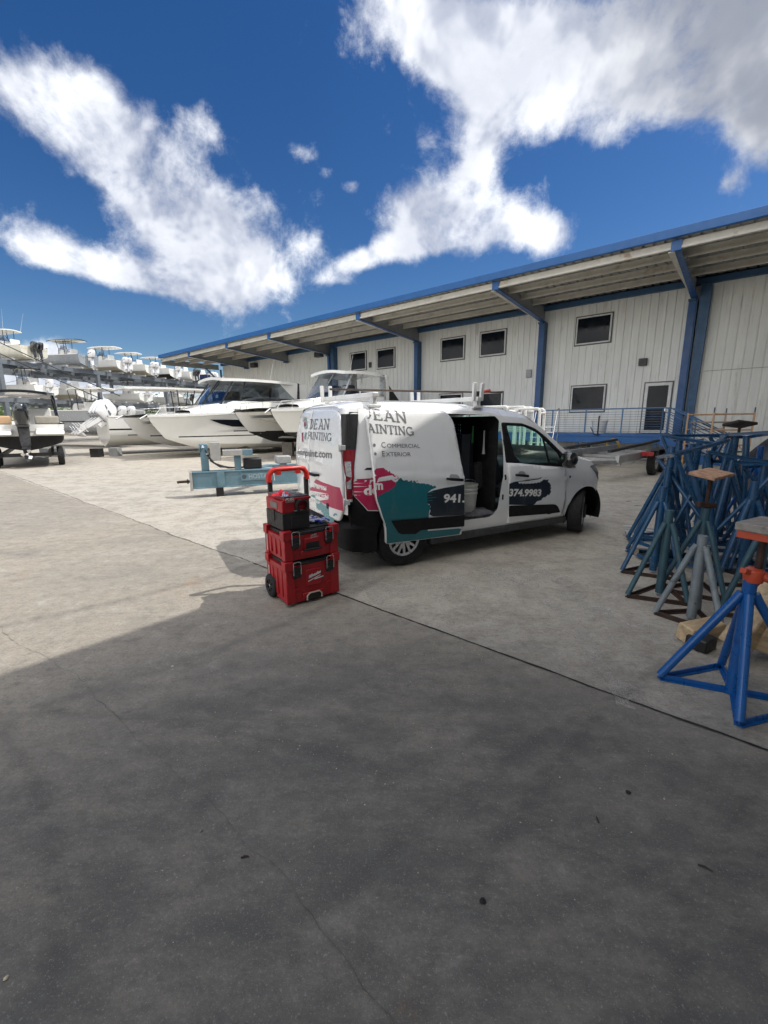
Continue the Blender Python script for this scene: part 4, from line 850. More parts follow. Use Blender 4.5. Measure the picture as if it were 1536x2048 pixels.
# ================================================================ stacked tool boxes beside the van
TR = math.atan2(.6, .8); TO = Vector((-.86, 3.59, 0)); ex_, ey_ = Vector((.8,.6,0)), Vector((-.6,.8,0))
TC = TO+ex_*.265+ey_*.215
BOXR = M('box_red', (.36,.007,.013), .38, 0, .12, 9, dirt=(.24,.02,.02), dirt_amt=.4, bump=.15, bscale=160); BOXK = M('box_black', (.014,.014,.015), .5, 0, .2, 25, bump=.2, bscale=160)
REFL = M('reflector_grey', (.42,.42,.43), .35, .2, .06, 20); WLOGO = M('logo_white', (.75,.75,.74), .4)
def box_case(par, z0, h, w=.53, d=.43, lid=.055, strip_=True):
    """body with pinched waist, corner posts, black lid, latches; returns nothing, adds parts to par"""
    zb, zt = z0, z0+h-lid
    def ring(z, kx): return [(-w/2*kx, -d/2*kx, z), (w/2*kx, -d/2*kx, z), (w/2*kx, d/2*kx, z), (-w/2*kx, d/2*kx, z)]
    mb = MB(); lv = [ring(zb, .945), ring(zb+.02, .955), ring(zt-.05, .985), ring(zt, 1.0)]
    mb.grid([l+[l[0]] for l in lv]).add(lv[0], [(3,2,1,0)]).add(lv[-1], [(0,1,2,3)])
    for sx in (-1,1):     # proud panels, feet and side ribs
        for sy in (-1,1):
            mb.box((sx*(w/2*.955-.028), sy*(d/2*.955-.024), z0+(h-lid)/2), (.085,.075,h-lid-.004)); mb.box((sx*(w/2-.030), sy*(d/2-.028), zt+.012), (.085,.082,.085))
        for yy in (-.10,0,.10): mb.box((sx*(w/2*.97), yy, z0+(h-lid)*.5), (.022,.045,(h-lid)*.72))
    mb.box((0,-d/2*.965,z0+.05),(w*.42,.02,.05)).box((0,-d/2*.98,z0+(h-lid)*.62),(w*.30,.02,(h-lid)*.45))
    body = mb.build('body', BOXR, par, bevel=.008, seg=2)
    ld = MB().box((0,0,zt+lid*.32),(w*.90,d*.90,lid*.64)).box((0,0,zt+lid*.75),(w*.83,d*.80,lid*.4))
    for sx in (-1,0,1):
        for sy in (-1,1): ld.box((sx*w*.27, sy*d*.20, zt+lid),(.07,.09,.014))
    ld.box((0,-d/2*.93,zt+lid*.25),(w*.5,.03,lid*.5)); ldo = ld.build('lid', BOXK, par, bevel=.006)
    for sx in (-1,1):
        if strip_:
            MB().box((sx*(w/2*.985-.012), -(d/2*.985-.002), z0+(h-lid)*.47),(.026,.016,(h-lid)*.74)).build('reflector_strip', REFL, par, bevel=.003)
            MB().box((sx*(w/2*.985-.0), (d/2*.93-.03), z0+(h-lid)*.47),(.014,.024,(h-lid)*.70)).build('reflector_strip', REFL, par, bevel=.003)
        x = sx*w*.315; lt = MB().box((x,-d/2*.985-.004,zt-.06),(.074,.03,.10)).box((x,-d/2*.985-.012,zt-.08),(.06,.03,.04)).build('latch', BOXK, par, bevel=.005)
        MB().tube([(x-.036,-d/2-.022,zt-.075),(x-.036,-d/2-.024,zt+.032),(x-.026,-d/2-.02,zt+.042),(x+.026,-d/2-.02,zt+.042),(x+.036,-d/2-.024,zt+.032),(x+.036,-d/2-.022,zt-.075)], .0042, 6).build('wire_bail', STEEL, lt)
        MB().prism([(-.035,0),(.035,0),(.02,.016),(-.02,.016)], (x,-d/2*.965-.013,z0+(h-lid)*.36),(1,0,0),(0,0,1),(0,.02,0)).build('bracket', BOXR, par)
    return body
def bolt_logo(par, cx, cz, y, w, m=WLOGO):
    """slanted script word over a lightning stroke"""
    mb = text_mb('Milwaukee', w*.20, (cx-w*.5, y, cz), (1,0,.24), (0,0,1), width=w*.86, bold=.002, shear=.35)
    k = w/.14
    for p in ([(-.075,-.030),(.045,.008),(.045,.014),(-.075,-.020)],[(-.02,-.022),(.075,-.010),(.068,-.003),(-.005,-.010)]): mb.add([(cx+x*k, y-.0004, cz+z*k) for x, z in p], [(0,1,2,3)])
    return mb.build('logo', m, par, smooth=0)
rb = thing('rolling_tool_box', 'red wheeled tool box with raised pull handle at the bottom of the stack', 'tool box', TC, TR, 'stacked red tool boxes')
box_case(rb, .025, .40)
bolt_logo(rb, .02, .235, -.2255, .15)
MB().tube([(-.075,-.222,.03),(-.073,-.224,.07),(-.05,-.226,.095),(.05,-.226,.095),(.073,-.224,.07),(.075,-.222,.03)], .007, 6).build('kick_handle', M('pale_rim', (.55,.45,.38), .4), rb)
MB().box((0,-.212,.062),(.135,.02,.055)).build('recess', BOXK, rb)
for s in (-1, 1):
    wl = MB().lathe([(.06,-.03),(.10,-.032),(.112,-.02),(.112,.02),(.10,.032),(.06,.03)], (s*.255,.135,.112), (s,0,0), 28, caps=False).build('wheel', RUBBER, rb, smooth=50)
    rm = MB().lathe([(.0,.024),(.022,.026),(.024,.016),(.066,.012),(.07,.030)], (s*.255,.135,.112), (s,0,0), 24, caps=False)
    for k in range(6): a = 2*PI*k/6; rm.bar((s*.275,.135+.02*math.cos(a),.112+.02*math.sin(a)),(s*.280,.135+.068*math.cos(a),.112+.068*math.sin(a)),.018,.01,up=(1,0,0))
    rm.build('rim', BOXK, wl)
    MB().lathe([(0,0),(.012,.002),(0,.006)], (s*.283,.135,.112), (s,0,0), 10).build('axle_cap', STEEL, wl)
hd = MB()
for s in (-1, 1): hd.bar((s*.185,.222,.30),(s*.185,.222,1.10),.042,.03,up=(0,1,0))
hd.build('handle_post', BOXK, rb, bevel=.006)
MB().tube([(-.195,.222,1.075),(-.19,.222,1.14),(-.165,.222,1.178),(-.12,.222,1.19),(.12,.222,1.19),(.165,.222,1.178),(.19,.222,1.14),(.195,.222,1.075)], [.027,.027,.026,.024,.024,.026,.027,.027], 10).box((-.10,.222,1.165),(.05,.04,.05)).box((.10,.222,1.165),(.05,.04,.05)).build('grip', M('bright_red', (.55,.022,.016), .4), rb, bevel=.004)
mbx = thing('tool_box', 'red tool box with black lid in the middle of the stack', 'tool box', TC-ey_*.0+Vector((0,0,.424)), TR, 'stacked red tool boxes')
box_case(mbx, 0, .275); bolt_logo(mbx, .02, .195, -.2255, .075, REFL)
MB().tube([(-.085,-.215,.08),(-.08,-.242,.085),(.08,-.242,.085),(.085,-.215,.08)], .009, 8).box((0,-.218,.11),(.13,.012,.07)).build('carry_handle', BOXK, mbx)
vc = thing('shop_vacuum', 'boxy red and black portable vacuum on top of the tool boxes', 'vacuum', TC-ex_*.125+ey_*.0+Vector((0,0,.70)), TR)
MB().box((0,0,.075),(.255,.36,.15)).box((0,-.182,.07),(.10,.01,.10)).build('tank', BOXK, vc, bevel=.018, seg=3)
for sy in (-1,): MB().box((-.1285,.02,.115),(.012,.07,.10)).build('latch', BOXK, vc, bevel=.004)
MB().box((0,0,.205),(.25,.355,.11)).box((.06,-.18,.19),(.09,.02,.05)).build('motor_head', BOXR, vc, bevel=.014, seg=3)
MB().box((.02,-.005,.268),(.25,.37,.022)).build('top_plate', BOXR, vc, bevel=.006)
tp = MB().box((.012,0,.284),(.23,.35,.016))
for sx in (-1,1):
    for sy in (-1,0,1): tp.box((sx*.06,sy*.12,.294),(.045,.05,.008))
tp.build('cleat_plate', M('cleat_grey', (.07,.07,.072), .45), vc, bevel=.003)
MB().lathe([(.052,0),(.058,.004),(.058,.05),(.046,.055),(.044,.03)], (.045,-.168,.205), (0,-1,.1), 22, caps=False).box((.045,-.17,.15),(.12,.02,.05)).build('hose_port', BOXK, vc)
text_mb('FUEL', .022, (-.10,-.1925,.262), (1,0,0), (0,0,1), width=.085, bold=.001, shear=.2).build('lettering', WLOGO, vc, smooth=0)
text_mb('CORDLESS', .011, (-.10,-.1925,.246), (1,0,0), (0,0,1), width=.082).build('lettering', WLOGO, vc, smooth=0)
MB().box((-.1265,0,.205),(.004,.15,.05)).build('name_plate', M('plate', (.16,.15,.15), .4), vc); MB().tube([(-.13,-.10,.165),(.0,-.185,.163),(.10,-.186,.168)], .004, 6).build('trim_line', REFL, vc)
def rag(nx, ny, sx, sy, hz, seed):
    r = random.Random(seed); ph = [r.uniform(0, 6) for _ in range(6)]; rows = []
    for i in range(nx+1):
        row = []
        for j in range(ny+1):
            a, b = i/nx, j/ny; e = min(a, 1-a, b, 1-b); z = hz*(.35+.35*math.sin(a*9+ph[0]+b*3)+.3*math.sin(b*11+ph[1]-a*4)+.2*math.sin((a+b)*17+ph[2]))*smooth01(e/.18)
            row.append(((a-.5)*sx*(1+.12*math.sin(b*7+ph[3])), (b-.5)*sy*(1+.14*math.sin(a*8+ph[4])), max(.002, z)+.003))
        rows.append(row)
    return MB().grid(rows)
tag(rag(16,14,.15,.17,.045,3).build('rag', M('red_cloth', (.50,.012,.03), .85, 0, .2, 40), None, loc=vc.location+Vector((-.03,-.09,.293)), smooth=80, sub=1), 'crumpled bright red cloth on top of the vacuum', 'cloth')
tag(rag(10,10,.06,.07,.04,9).build('tag_cloth', M('speckled', (.45,.45,.60), .8, 0, .7, 90), None, loc=vc.location+Vector((.02,-.16,.293)), smooth=80, sub=1), 'small speckled white and blue scrap on the red cloth', 'cloth')
GLB = M('glove_blue', (.03,.06,.42), .8, 0, .2, 30); GLW = M('glove_grey', (.42,.45,.52), .85, 0, .3, 60)
for k, (dx, dy, rz, lab) in enumerate(((.115,.06,.3,'blue and white work glove lying flat on the middle tool box'),(.165,-.05,-.5,'blue and white work glove folded near the box latch'))):
    gl = thing('work_glove', lab, 'glove', mbx.location+ex_*dx+ey_*dy+Vector((0,0,.272)), TR+rz, 'pair of work gloves')
    pm = MB()
    rws = []
    for i in range(7):
        x = -.09+.11*i/6; wv = .045+.012*math.sin(i*.6); rws.append([(x, wv*math.cos(a), .018+.016*math.sin(a)) for a in [2*PI*q/12 for q in range(12)]])
    pm.grid(rws, wrap=True); pm.build('palm', GLW, gl, smooth=80)
    for q in range(4):
        y = -.038+.025*q; L = (.07,.085,.08,.06)[q]; MB().tube([(.015,y,.018),(.015+L*.5,y*1.25,.034),(.015+L,y*1.45,.016)], [.012,.012,.008], 8).build('finger', GLB if q % 2 else GLW, gl)
    MB().tube([(-.03,-.045,.018),(.0,-.075,.03),(.03,-.085,.016)], [.014,.013,.009], 8).build('thumb', GLB, gl)

# ================================================================ boat stands
def stand_mesh(par, feet, h, m, post_r=.035, leg_r=.024, base=M('base', (.05,.03,.024), .7, .2, .3, 12, dirt=(.14,.06,.03)), bars='ring', post_top=.10, post_low=None):
    apex = Vector((sum(f[0] for f in feet)/len(feet), sum(f[1] for f in feet)/len(feet), h))
    for i, f in enumerate(feet):
        d = (Vector((f[0],f[1],0))-Vector((apex.x,apex.y,0))).normalized()
        MB().tube([apex+d*post_r*.9+Vector((0,0,-.02)), (apex+d*post_r*1.5)+Vector((0,0,-.06)), Vector((f[0],f[1],.03))], [leg_r,leg_r,leg_r*.95], 10).build('leg', m, par)
    MB().tube([apex+Vector((0,0,post_low if post_low is not None else -h+.03)), apex+Vector((0,0,post_top))], post_r, 14).build('post', m, par)
    fr = MB(); n = len(feet)
    pairs = [(feet[i], feet[(i+1) % n]) for i in range(n)] if bars == 'ring' else bars
    for a, b in pairs:
        fr.bar((a[0],a[1],.018),(b[0],b[1],.018),.008,.036); fr.bar((a[0],a[1],.005),(b[0],b[1],.005),.040,.008)
    fr.build('base_frame', base, par, smooth=0)
    return apex
def screw_top(par, apex, h1, m_scr, pad=None, pad_m=WOOD, tilt=(0,0,0), plate=None, pz=.05):
    MB().tube([apex, Vector((apex.x,apex.y,h1))], .018, 10).build('screw', m_scr, par)
    for zz in [apex.z+.12+.012*k for k in range(0)]: pass
    if pad:
        rot = Matrix.Rotation(tilt[2],3,'Z') @ Matrix.Rotation(tilt[0],3,'X') @ Matrix.Rotation(tilt[1],3,'Y')
        if plate: MB().box((apex.x,apex.y,h1+.012),(pad[0]*.9,pad[1]*.9,.05),rot).build('plate', plate, par, bevel=.004)
        MB().box(Vector((apex.x,apex.y,h1+.03))+rot @ Vector((0,0,pz/2)),(pad[0],pad[1],pz),rot).build('pad', pad_m, par, bevel=.006)
GRP = 'steel boat stands crowded at the right'
BRB = M('bright_blue', (.004,.082,.29), .32, 0, .1, 6, dirt=(.006,.03,.12), dirt_amt=.6, dscale=9, spec=.6); STB = M('stand_blue', (.017,.078,.175), .30, 0, .2, 5, dirt=(.10,.13,.15), dirt_amt=.45, dscale=9, spec=.6)
TLB = M('stand_teal', (.035,.088,.118), .5, 0, .18, 6, dirt=(.09,.10,.10), dirt_amt=.6, dscale=8); GRB = M('stand_grey', (.20,.235,.255), .5, .1, .18, 7, dirt=(.05,.04,.035), dirt_amt=.75, dscale=14)
ORG = M('orange_iron', (.52,.075,.03), .45, 0, .15, 9, dirt=(.25,.05,.03), dirt_amt=.5)
o = thing('boat_stand', 'bright blue boat stand with orange screw collar and wood pad, nearest the viewer', 'boat stand', (2.1,2.33,0), 0, GRP)
A_, B_, C_, D_ = (-.35,.15), (-.20,-.29), (.36,-.14), (.14,.28)
MBs = stand_mesh(o, [A_,B_,C_,D_], .66, BRB, .034, .025, BRB, bars=[(A_,(0,0)),(B_,(0,0)),(C_,(.0,.0)),(D_,(0,0)),(A_,D_),(B_,C_)], post_top=.08, post_low=-.655)
cap = MB().lathe([(.045,-.05),(.05,-.02),(.05,.02),(.030,.035)], Vector((0,0,.76)), (0,0,1), 14)
cap.bar((-.02,0,.765),(-.085,-.02,.785),.035,.03).tube([(.02,-.02,.76),(.075,-.07,.73)], .026, 10); cap.build('screw_collar', ORG, o, bevel=.004)
screw_top(o, Vector((.01,-.01,.70)), .99, RUST, (.30,.17), OLDWOOD, (.0,.0,.5), ORG, .045)
def tri(r, a0, n=3): return [(r*math.cos(R(a0+360*k/n)), r*math.sin(R(a0+360*k/n))) for k in range(n)]
def stand(loc, feet, h, m, label, rz=0, **k):
    o = thing('boat_stand', label, 'boat stand', loc, rz, GRP); ap = stand_mesh(o, feet, h, m, **k); return o, ap
stand((2.52,3.3,0), [(-.22,.12),(.17,.16),(.05,-.27)], .66, GRB, 'bare grey boat stand with chipped paint and empty tube top', post_top=.06)
o, ap = stand((2.6,3.83,0), [(-.34,-.05),(.09,-.24),(.20,.27)], .72, TLB, 'faded teal boat stand with wide brown base, left of the grey one', post_top=.10)
o, ap = stand((2.96,3.9,0), [(-.30,.05),(.10,-.26),(.24,.24)], .72, TLB, 'teal boat stand topped by a frayed tan pad')
screw_top(o, ap, 1.09, RUST, (.33,.22), M('frayed_pad', (.46,.27,.17), .85, 0, .35, 18, dirt=(.10,.10,.12), dirt_amt=.8, dscale=6), (R(9),R(-4),R(28)), None, .03)
MB().bar((ap.x-.10,ap.y-.02,.86),(ap.x+.08,ap.y,.84),.05,.045).build('collar', RUST, o, bevel=.006)
stand((3.08,3.42,0), [(-.26,-.02),(.14,-.24),(.20,.22)], .74, TLB, 'dull teal boat stand with pale worn legs behind the grey one', post_top=.10)
stand((2.9,4.45,0), [(-.33,0),(.12,-.27),(.22,.26)], .80, STB, 'dark blue boat stand between the tan pad and the pallet', post_top=.14)
# pallet and the stands on it
pl = thing('pallet', 'weathered grey slatted pallet under the crowded stands', 'pallet', (4.02,5.19,0), R(-24))
mb = MB()
for k in range(8): mb.box((0,-.55+k*.157,.125),(1.75,.10,.018))
for k in range(3): mb.box((0,-.55+k*.55,.009),(1.75,.10,.018))
mb.build('slat', M('pale_slat', (.40,.40,.39), .7, 0, .25, 6, dirt=(.14,.13,.12)), pl, bevel=.003)
mb = MB()
for x in (-.82,0,.82): MB().box((x,0,.066),(.045,1.2,.09)).build('stringer', OLDWOOD, pl)
pass
Z0 = .135
PS = [((3.32,5.02),.92,STB,10,'dark blue stand at the left end of the pallet'),((3.62,5.35),1.0,STB,40,'tall dark blue stand second from the pallet end'),((3.9,4.92),.95,STB,75,'dark blue stand at the front middle of the pallet'),
      ((4.25,5.3),1.02,STB,100,'tall dark blue stand at the back middle of the pallet'),((4.45,4.9),.96,STB,20,'dark blue stand at the right end of the pallet')]
for (x, y), h, m, a, lab in PS: stand((x,y,Z0), tri(.36, a), h, m, lab, post_top=.26, base=STB)
stand((3.62,4.18,0), tri(.34,200), .86, STB, 'dark blue stand on the concrete in front of the pallet', post_top=.16)
stand((4.15,4.02,0), tri(.36,170), .84, BRB, 'bright blue stand among the dark ones near the right edge', post_top=.12, base=BRB)
o, ap = stand((3.42,2.92,0), tri(.34,185,4), .72, BRB, 'bright blue stand behind the wood blocks at the right edge', post_top=.10, base=BRB)
stand((4.9,4.6,0), tri(.36,150), .90, BRB, 'bright blue stand with a white tag at the far right', post_top=.14, base=BRB)
for (x, y), h, m, a, lab in (((3.52,4.72),.98,STB,35,'dark blue stand wedged under the upturned ones at the left'),((4.02,4.56),.92,STB,85,'dark blue stand wedged in the middle of the heap'),((4.62,4.42),.94,STB,110,'dark blue stand wedged at the right of the heap'),((4.05,5.72),1.05,STB,60,'tall dark blue stand at the far side of the pallet'),((4.85,5.6),1.02,BRB,15,'bright blue stand at the far right behind the heap'),((3.22,4.88),.84,STB,5,'dark blue stand beside the pallet corner')):
    stand((x,y,.02), tri(.35, a), h, m, lab, post_top=.24, base=STB, leg_r=.021)
# upside-down stands lying on top of them
IV = [((3.78,5.22),1.42,STB,15,(6,-4),'upturned dark blue stand, its base a level bar above the pallet'),((4.42,5.34),1.45,STB,50,(-5,6),'upturned dark blue stand with base bars tilted toward the wall'),
      ((3.72,4.62),1.22,STB,80,(10,8),'upturned blue stand lodged lower behind the tan pad'),((4.30,4.55),1.20,STB,20,(-8,-10),'upturned blue stand lying aslant right of the tan pad'),((4.95,5.15),1.36,STB,65,(7,9),'upturned blue stand farthest right in the heap'),
      ((3.30,4.75),1.30,STB,100,(-12,14),'upturned blue stand leaning at the left of the heap')]
for (x, y), z, m, a, (tx, ty), lab in IV:
    o = thing('boat_stand', lab, 'boat stand', (x,y,z), 0, GRP, rot=(PI+R(tx), R(ty), R(a)))
    stand_mesh(o, tri(.40, 0), .80, m, base=m, post_top=.16, leg_r=.022)
o = thing('boat_stand', 'tall blue stand with high screw and tilted brown pad by the scaffold', 'boat stand', (5.22,6.45,0), 0, GRP); ap = stand_mesh(o, tri(.38,30), .85, DULLB, post_top=.25)
screw_top(o, ap, 1.50, RUST, (.36,.24), M('brown_pad', (.035,.022,.018), .7), (R(-14),R(6),R(15)), None, .04); MB().bar((-.16,0,1.14),(.16,.02,1.15),.02,.02).build('turn_bar', RUST, o)
for (x, y), lab in (((5.7,5.6),'grey legged stand half hidden at the right edge, before the tarp'),((4.8,6.1),'dark blue stand behind the heap near the scaffold')): stand((x,y,0), tri(.36, 20), .85, STB, lab, post_top=.2)
# white paper tags on two legs
for (x, y, z, lab) in ((2.98,3.02,.42,'white printed tag on a leg behind the grey stand'),(3.34,3.18,.50,'white tag high on a stand leg near the wood blocks')):
    tag(MB().box((0,0,0),(.05,.006,.16),Matrix.Rotation(R(-22),3,'Y')).build('paper_tag', M('tag_white', (.62,.63,.64), .6, 0, .1, 40), None, loc=(x,y,z)), lab, 'tag')
# timber
def timber(loc, dims, rot, m, lab): o = tag(MB().box((0,0,0), dims).build('wood_block', m, None, loc=loc, bevel=.012), lab, 'wood block', 'wood blocks among the stands'); o.rotation_euler = [R(a) for a in rot]; return o
timber((2.36,2.98,.075), (.34,.12,.13), (8,0,18), WOOD, 'short pale timber on the concrete by the grey stand')
timber((2.28,2.86,.05), (.16,.14,.09), (0,0,30), BLACK, 'black rubber block against the short timber')
timber((2.52,2.72,.30), (.15,.15,.50), (12,24,20), WOOD, 'split pale timber standing behind the bright blue stand')
timber((2.92,2.52,.11), (.85,.20,.20), (14,12,-32), WOOD, 'long pale timber with slanting end lying behind the bright blue stand')
timber((3.15,2.35,.17), (.60,.24,.28), (6,0,-25), M('dark_timber', (.030,.028,.026), .8, 0, .3, 7), 'thick dark stained timber at the right edge')

# ================================================================ pale blue hydraulic trailer
LB = M('pale_blue', (.115,.205,.255), .5, 0, .14, 5, dirt=(.30,.30,.28), dirt_amt=.45, dscale=4); GB = M('grey_box', (.36,.36,.35), .5, .1, .1, 8)
A = gz(384,945.7,.56); B = gz(529.6,939,.56); A.z = B.z = 0; td = (B-A).normalized(); ta = math.atan2(td.y, td.x)
ht = thing('hydraulic_trailer', 'pale blue steel boat-moving trailer with grey control boxes on blocks', 'trailer', A, ta)
MB().b2((0,0,.22),(6.2,.24,.56)).b2((0,-.02,.545),(6.2,.26,.575)).b2((0,-.02,.20),(6.2,.26,.23)).build('main_beam', LB, ht, bevel=.008)
MB().b2((1.75,1.7,.25),(6.2,1.9,.50)).bar((.8,.3,.42),(1.9,1.75,.42),.16,.2).build('side_beam', LB, ht, bevel=.008)
MB().b2((-.06,-.05,.17),(-.003,.29,.58)).build('end_plate', GB, ht, bevel=.006); MB().tube([(-.06,.12,.36),(-.28,.12,.36),(-.32,.12,.35)], .03, 10).lathe([(.05,0),(.05,.03)], (-.09,.12,.36), (-1,0,0), 12).build('tow_pin', RUST, ht)
MB().b2((.46,.02,0),(.62,.22,.21)).build('leg', BLACK, ht); MB().b2((.50,-.035,.22),(.66,-.003,.56)).build('gusset', LB, ht)
MB().b2((.20,.05,.58),(.36,.20,1.17)).b2((.18,.02,1.0),(.20,.23,1.17)).build('mast', LB, ht, bevel=.01); MB().b2((.40,.02,.80),(.62,.20,1.20)).build('control_box', GB, ht, bevel=.01)
MB().b2((.90,.06,.58),(1.04,.20,.92)).build('post', LB, ht, bevel=.01); MB().b2((.66,.0,.90),(1.08,.22,1.03)).build('tank', GB, ht, bevel=.01); MB().b2((1.08,-.0,.90),(1.30,.22,1.03)).build('tank_cap', LB, ht, bevel=.01)
MB().b2((1.10,.10,.58),(1.5,.45,.82)).build('engine', BLACK, ht, bevel=.03)
MB().b2((1.85,.2,.66),(2.2,.5,.84)).b2((1.95,.25,.56),(2.1,.45,.66)).build('valve_box', GB, ht, bevel=.02); MB().bar((2.3,.1,.66),(2.9,.0,.60),.16,.12).build('cylinder_cover', GB, ht, bevel=.01)
mb = MB()
for k in range(5): mb.tube([(.3+.02*k,.06,1.05-.06*k),(.42+.04*k,.0,.78-.03*k),(.75+.05*k,.10,.62),(1.3,.2,.61+.01*k)], .013, 6)
mb.build('hose', BLACK, ht)
mb = MB().tube([(.25,.03,1.10),(.27,.0,1.12)], .03, 8).tube([(.33,.04,.96),(.36,.01,.97)], .028, 8); mb.build('gauge', STEEL, ht)
MB().tube([(1.75,-.03,.30),(1.73,-.035,.52),(1.70,.05,.585),(1.5,.2,.60)], .010, 6).build('strap', M('strap_white', (.6,.6,.58), .8), ht)
text_mb('HOSTAR', .11, (1.17,-.0215,.37), (1,0,0), (0,0,1), width=.50, bold=.002).build('lettering', M('faded_letter', (.30,.36,.38), .6, 0, .2, 40), ht, smooth=0)
MB().lathe([(0,0),(.05,.002)], (1.08,-.020,.42), (0,-1,0), 16).build('emblem', M('faded_dark', (.06,.08,.10), .6), ht); MB().b2((1.0,-.0205,.33),(1.72,-.018,.50)).build('name_panel', LB, ht)
for x in (4.6, 5.6):
    MB().lathe([(.2,-.1),(.36,-.1),(.38,-.05),(.38,.05),(.36,.1),(.2,.1)], (x,1.0,.38), (0,1,0), 24).build('wheel', RUBBER, ht)
o = tag(MB().b2((0,0,0),(.42,.16,.05)).build('wood_block', WOOD, None, loc=A+td*3.1+Vector((-.1,.35,.56)), bevel=.01), 'pale plank propped on the blue trailer', 'plank'); o.rotation_euler = (0, R(-38), ta)
tag(MB().lathe([(0,0),(.05,0),(.055,.02),(.055,.14),(.02,.19),(.016,.23),(0,.235)], (0,0,0), (0,0,1), 14).build('spray_bottle', WHITE, None, loc=gz(571,926)), 'white plastic bottle standing on the concrete near the boats', 'bottle')

# ================================================================ by the deck
TAL = M('trailer_alu', (.36,.37,.38), .38, .6, .2, 3, dirt=(.06,.06,.06), dirt_amt=.7, dscale=2.5)
tr = thing('boat_trailer', 'silver triple axle boat trailer with black tyres in front of the deck', 'trailer', (7.94,12.96,0), math.atan2(.70,.72))
for s, y in ((1, .16), (-1, 2.1)):
    MB().b2((-2.3,y-.05,.50),(3.6,y+.05,.70)).build('frame_rail', TAL, tr, bevel=.008)
    MB().bar((-2.2,y+.25*s,.80),(2.6,y+.3*s,.92),.10,.08).build('bunk', M('carpet', (.03,.03,.033), .95), tr, bevel=.01)
for x in (-2.2,-1.1,.3,1.6,3.3): MB().b2((x-.05,.1,.44),(x+.05,2.2,.53)).build('cross_member', TAL, tr)
MB().bar((-2.3,1.13,.55),(-4.6,1.13,.55),.12,.14).bar((-2.2,.16,.52),(-3.6,1.1,.55),.10,.1).bar((-2.2,2.1,.52),(-3.6,1.16,.55),.10,.1).build('tongue', TAL, tr, bevel=.008)
for k in range(3):
    for y in (-.08, 2.32):
        x = .12+k*.98; wt = MB().lathe([(.19,-.10),(.30,-.105),(.355,-.08),(.36,0),(.355,.08),(.30,.105),(.19,.10)], (x,y,.36), (0,-1,0), 26, caps=False).build('wheel', RUBBER, tr)
        MB().lathe([(0,.06),(.06,.07),(.10,.05),(.18,.055),(.20,.09)], (x,y,.36), (0,-1 if y < 1 else 1,0), 20, caps=False).build('rim', STEEL, wt)
MB().grid([[(-.35+.1*i,-.22+j*.28,.74+.05*math.sin(PI*i/31*1)) for i in range(32)] for j in (0,1)]).build('fender', BLACK, tr)
MB().b2((-.5,-.2,.60),(-.38,.1,.72)).build('tail_light', M('red_lamp', (.35,.02,.02), .3), tr)
hc = tag(MB().add([],[]).build('hose_coil', M('yellow_hose', (.40,.26,.035), .5, 0, .2, 20), None, loc=(0,0,0)), 'coil of yellow hose hung on the edge of the blue deck', 'hose') if False else None
mb = MB(); r_ = random.Random(4)
for k in range(6): rr = .22+r_.uniform(-.03,.03); mb.tube([(rr*math.cos(a)+r_.uniform(-.01,.01), -.02*k+r_.uniform(-.01,.01), rr*1.1*math.sin(a)) for a in [2*PI*q/20 for q in range(20)]], .014, 6, closed=True)
p = bl(4.55,2.78,.62); o = tag(mb.build('hose_coil', M('yellow_hose', (.36,.24,.035), .5, 0, .2, 20), None, loc=p), 'coil of yellow hose hung on the edge of the blue deck', 'hose'); o.rotation_euler = (0,0,BR)
fl = thing('flood_lamp', 'small twin white lamp under the edge of the blue deck', 'lamp', bl(7.2,2.72,.66), BR); MB().b2((-.18,0,-.05),(.18,.08,.05)).build('lens', WHITE, fl, bevel=.02); MB().b2((-.07,-.04,-.07),(.07,.10,.07)).build('bracket', DB, fl)
ch = thing('plastic_bin', 'white plastic bin on the blue deck behind the railing', 'bin', bl(5.25,2.2,1.08), BR)
MB().lathe([(.0,0),(.22,0),(.25,.04),(.30,.50),(.32,.50),(.32,.54),(.28,.54),(.22,.05),(.0,.05)], (0,0,0), (0,0,1), 20, caps=False).build('tub', WHITE, ch)
tag(MB().tube([(0,0,0),(0,0,.75),(.02,0,.80)], .03, 8).tube([(0,0,.02),(-.12,.05,.05),(-.30,.02,.35)], .02, 6).build('stand_pipe', BLACK, None, loc=bl(5.15,2.75,1.0)), 'black upright hose tied to the deck railing by the white bin', 'hose')
ld = thing('boarding_ladder', 'stainless boarding ladder with hooped handrails leaning before the deck', 'ladder', bl(7.0,3.6,0), BR)
for y in (-.05,):
    for x in (-.45,.45): MB().tube([(x,.9,.05),(x,.35,.9),(x,.05,1.85),(x,-.02,2.05),(x-.0,-.14,2.12),(x,-.26,2.02),(x,-.22,1.2),(x,-.1,.1)], .022, 8).build('rail', STEEL, ld)
for k in range(6): MB().b2((-.45,.80-.13*k,.30+.21*k),(.45,.90-.13*k,.33+.21*k)).build('rung', STEEL, ld)
PVC = M('pvc_white', (.72,.72,.70), .35)
def pipe_frame(loc, w, h, d, lab):
    o = thing('pipe_frame', lab, 'pipe frame', loc, BR+R(8), 'white pipe frames by the deck'); 
    for y in (0, d):
        MB().tube([(0,y,0),(0,y,h-.06),(.06,y,h),(w-.06,y,h),(w,y,h-.06),(w,y,0)], .038, 10).build('hoop', PVC, o)
    for x in (0, w):
        for z in (.35, h-.12): MB().tube([(x,0,z),(x,d,z)], .034, 10).build('cross_pipe', PVC, o)
p = gd(1087,852,12.2); pipe_frame((p.x,p.y,0), .62, gd(1087,818,12.2).z, .5, 'white pipe frame farther right, before the blue column')
p = gd(1064,852,13.0); pipe_frame((p.x,p.y,0), .50, gd(1062,815,13.0).z, .8, 'narrow white pipe frame left of the other one')
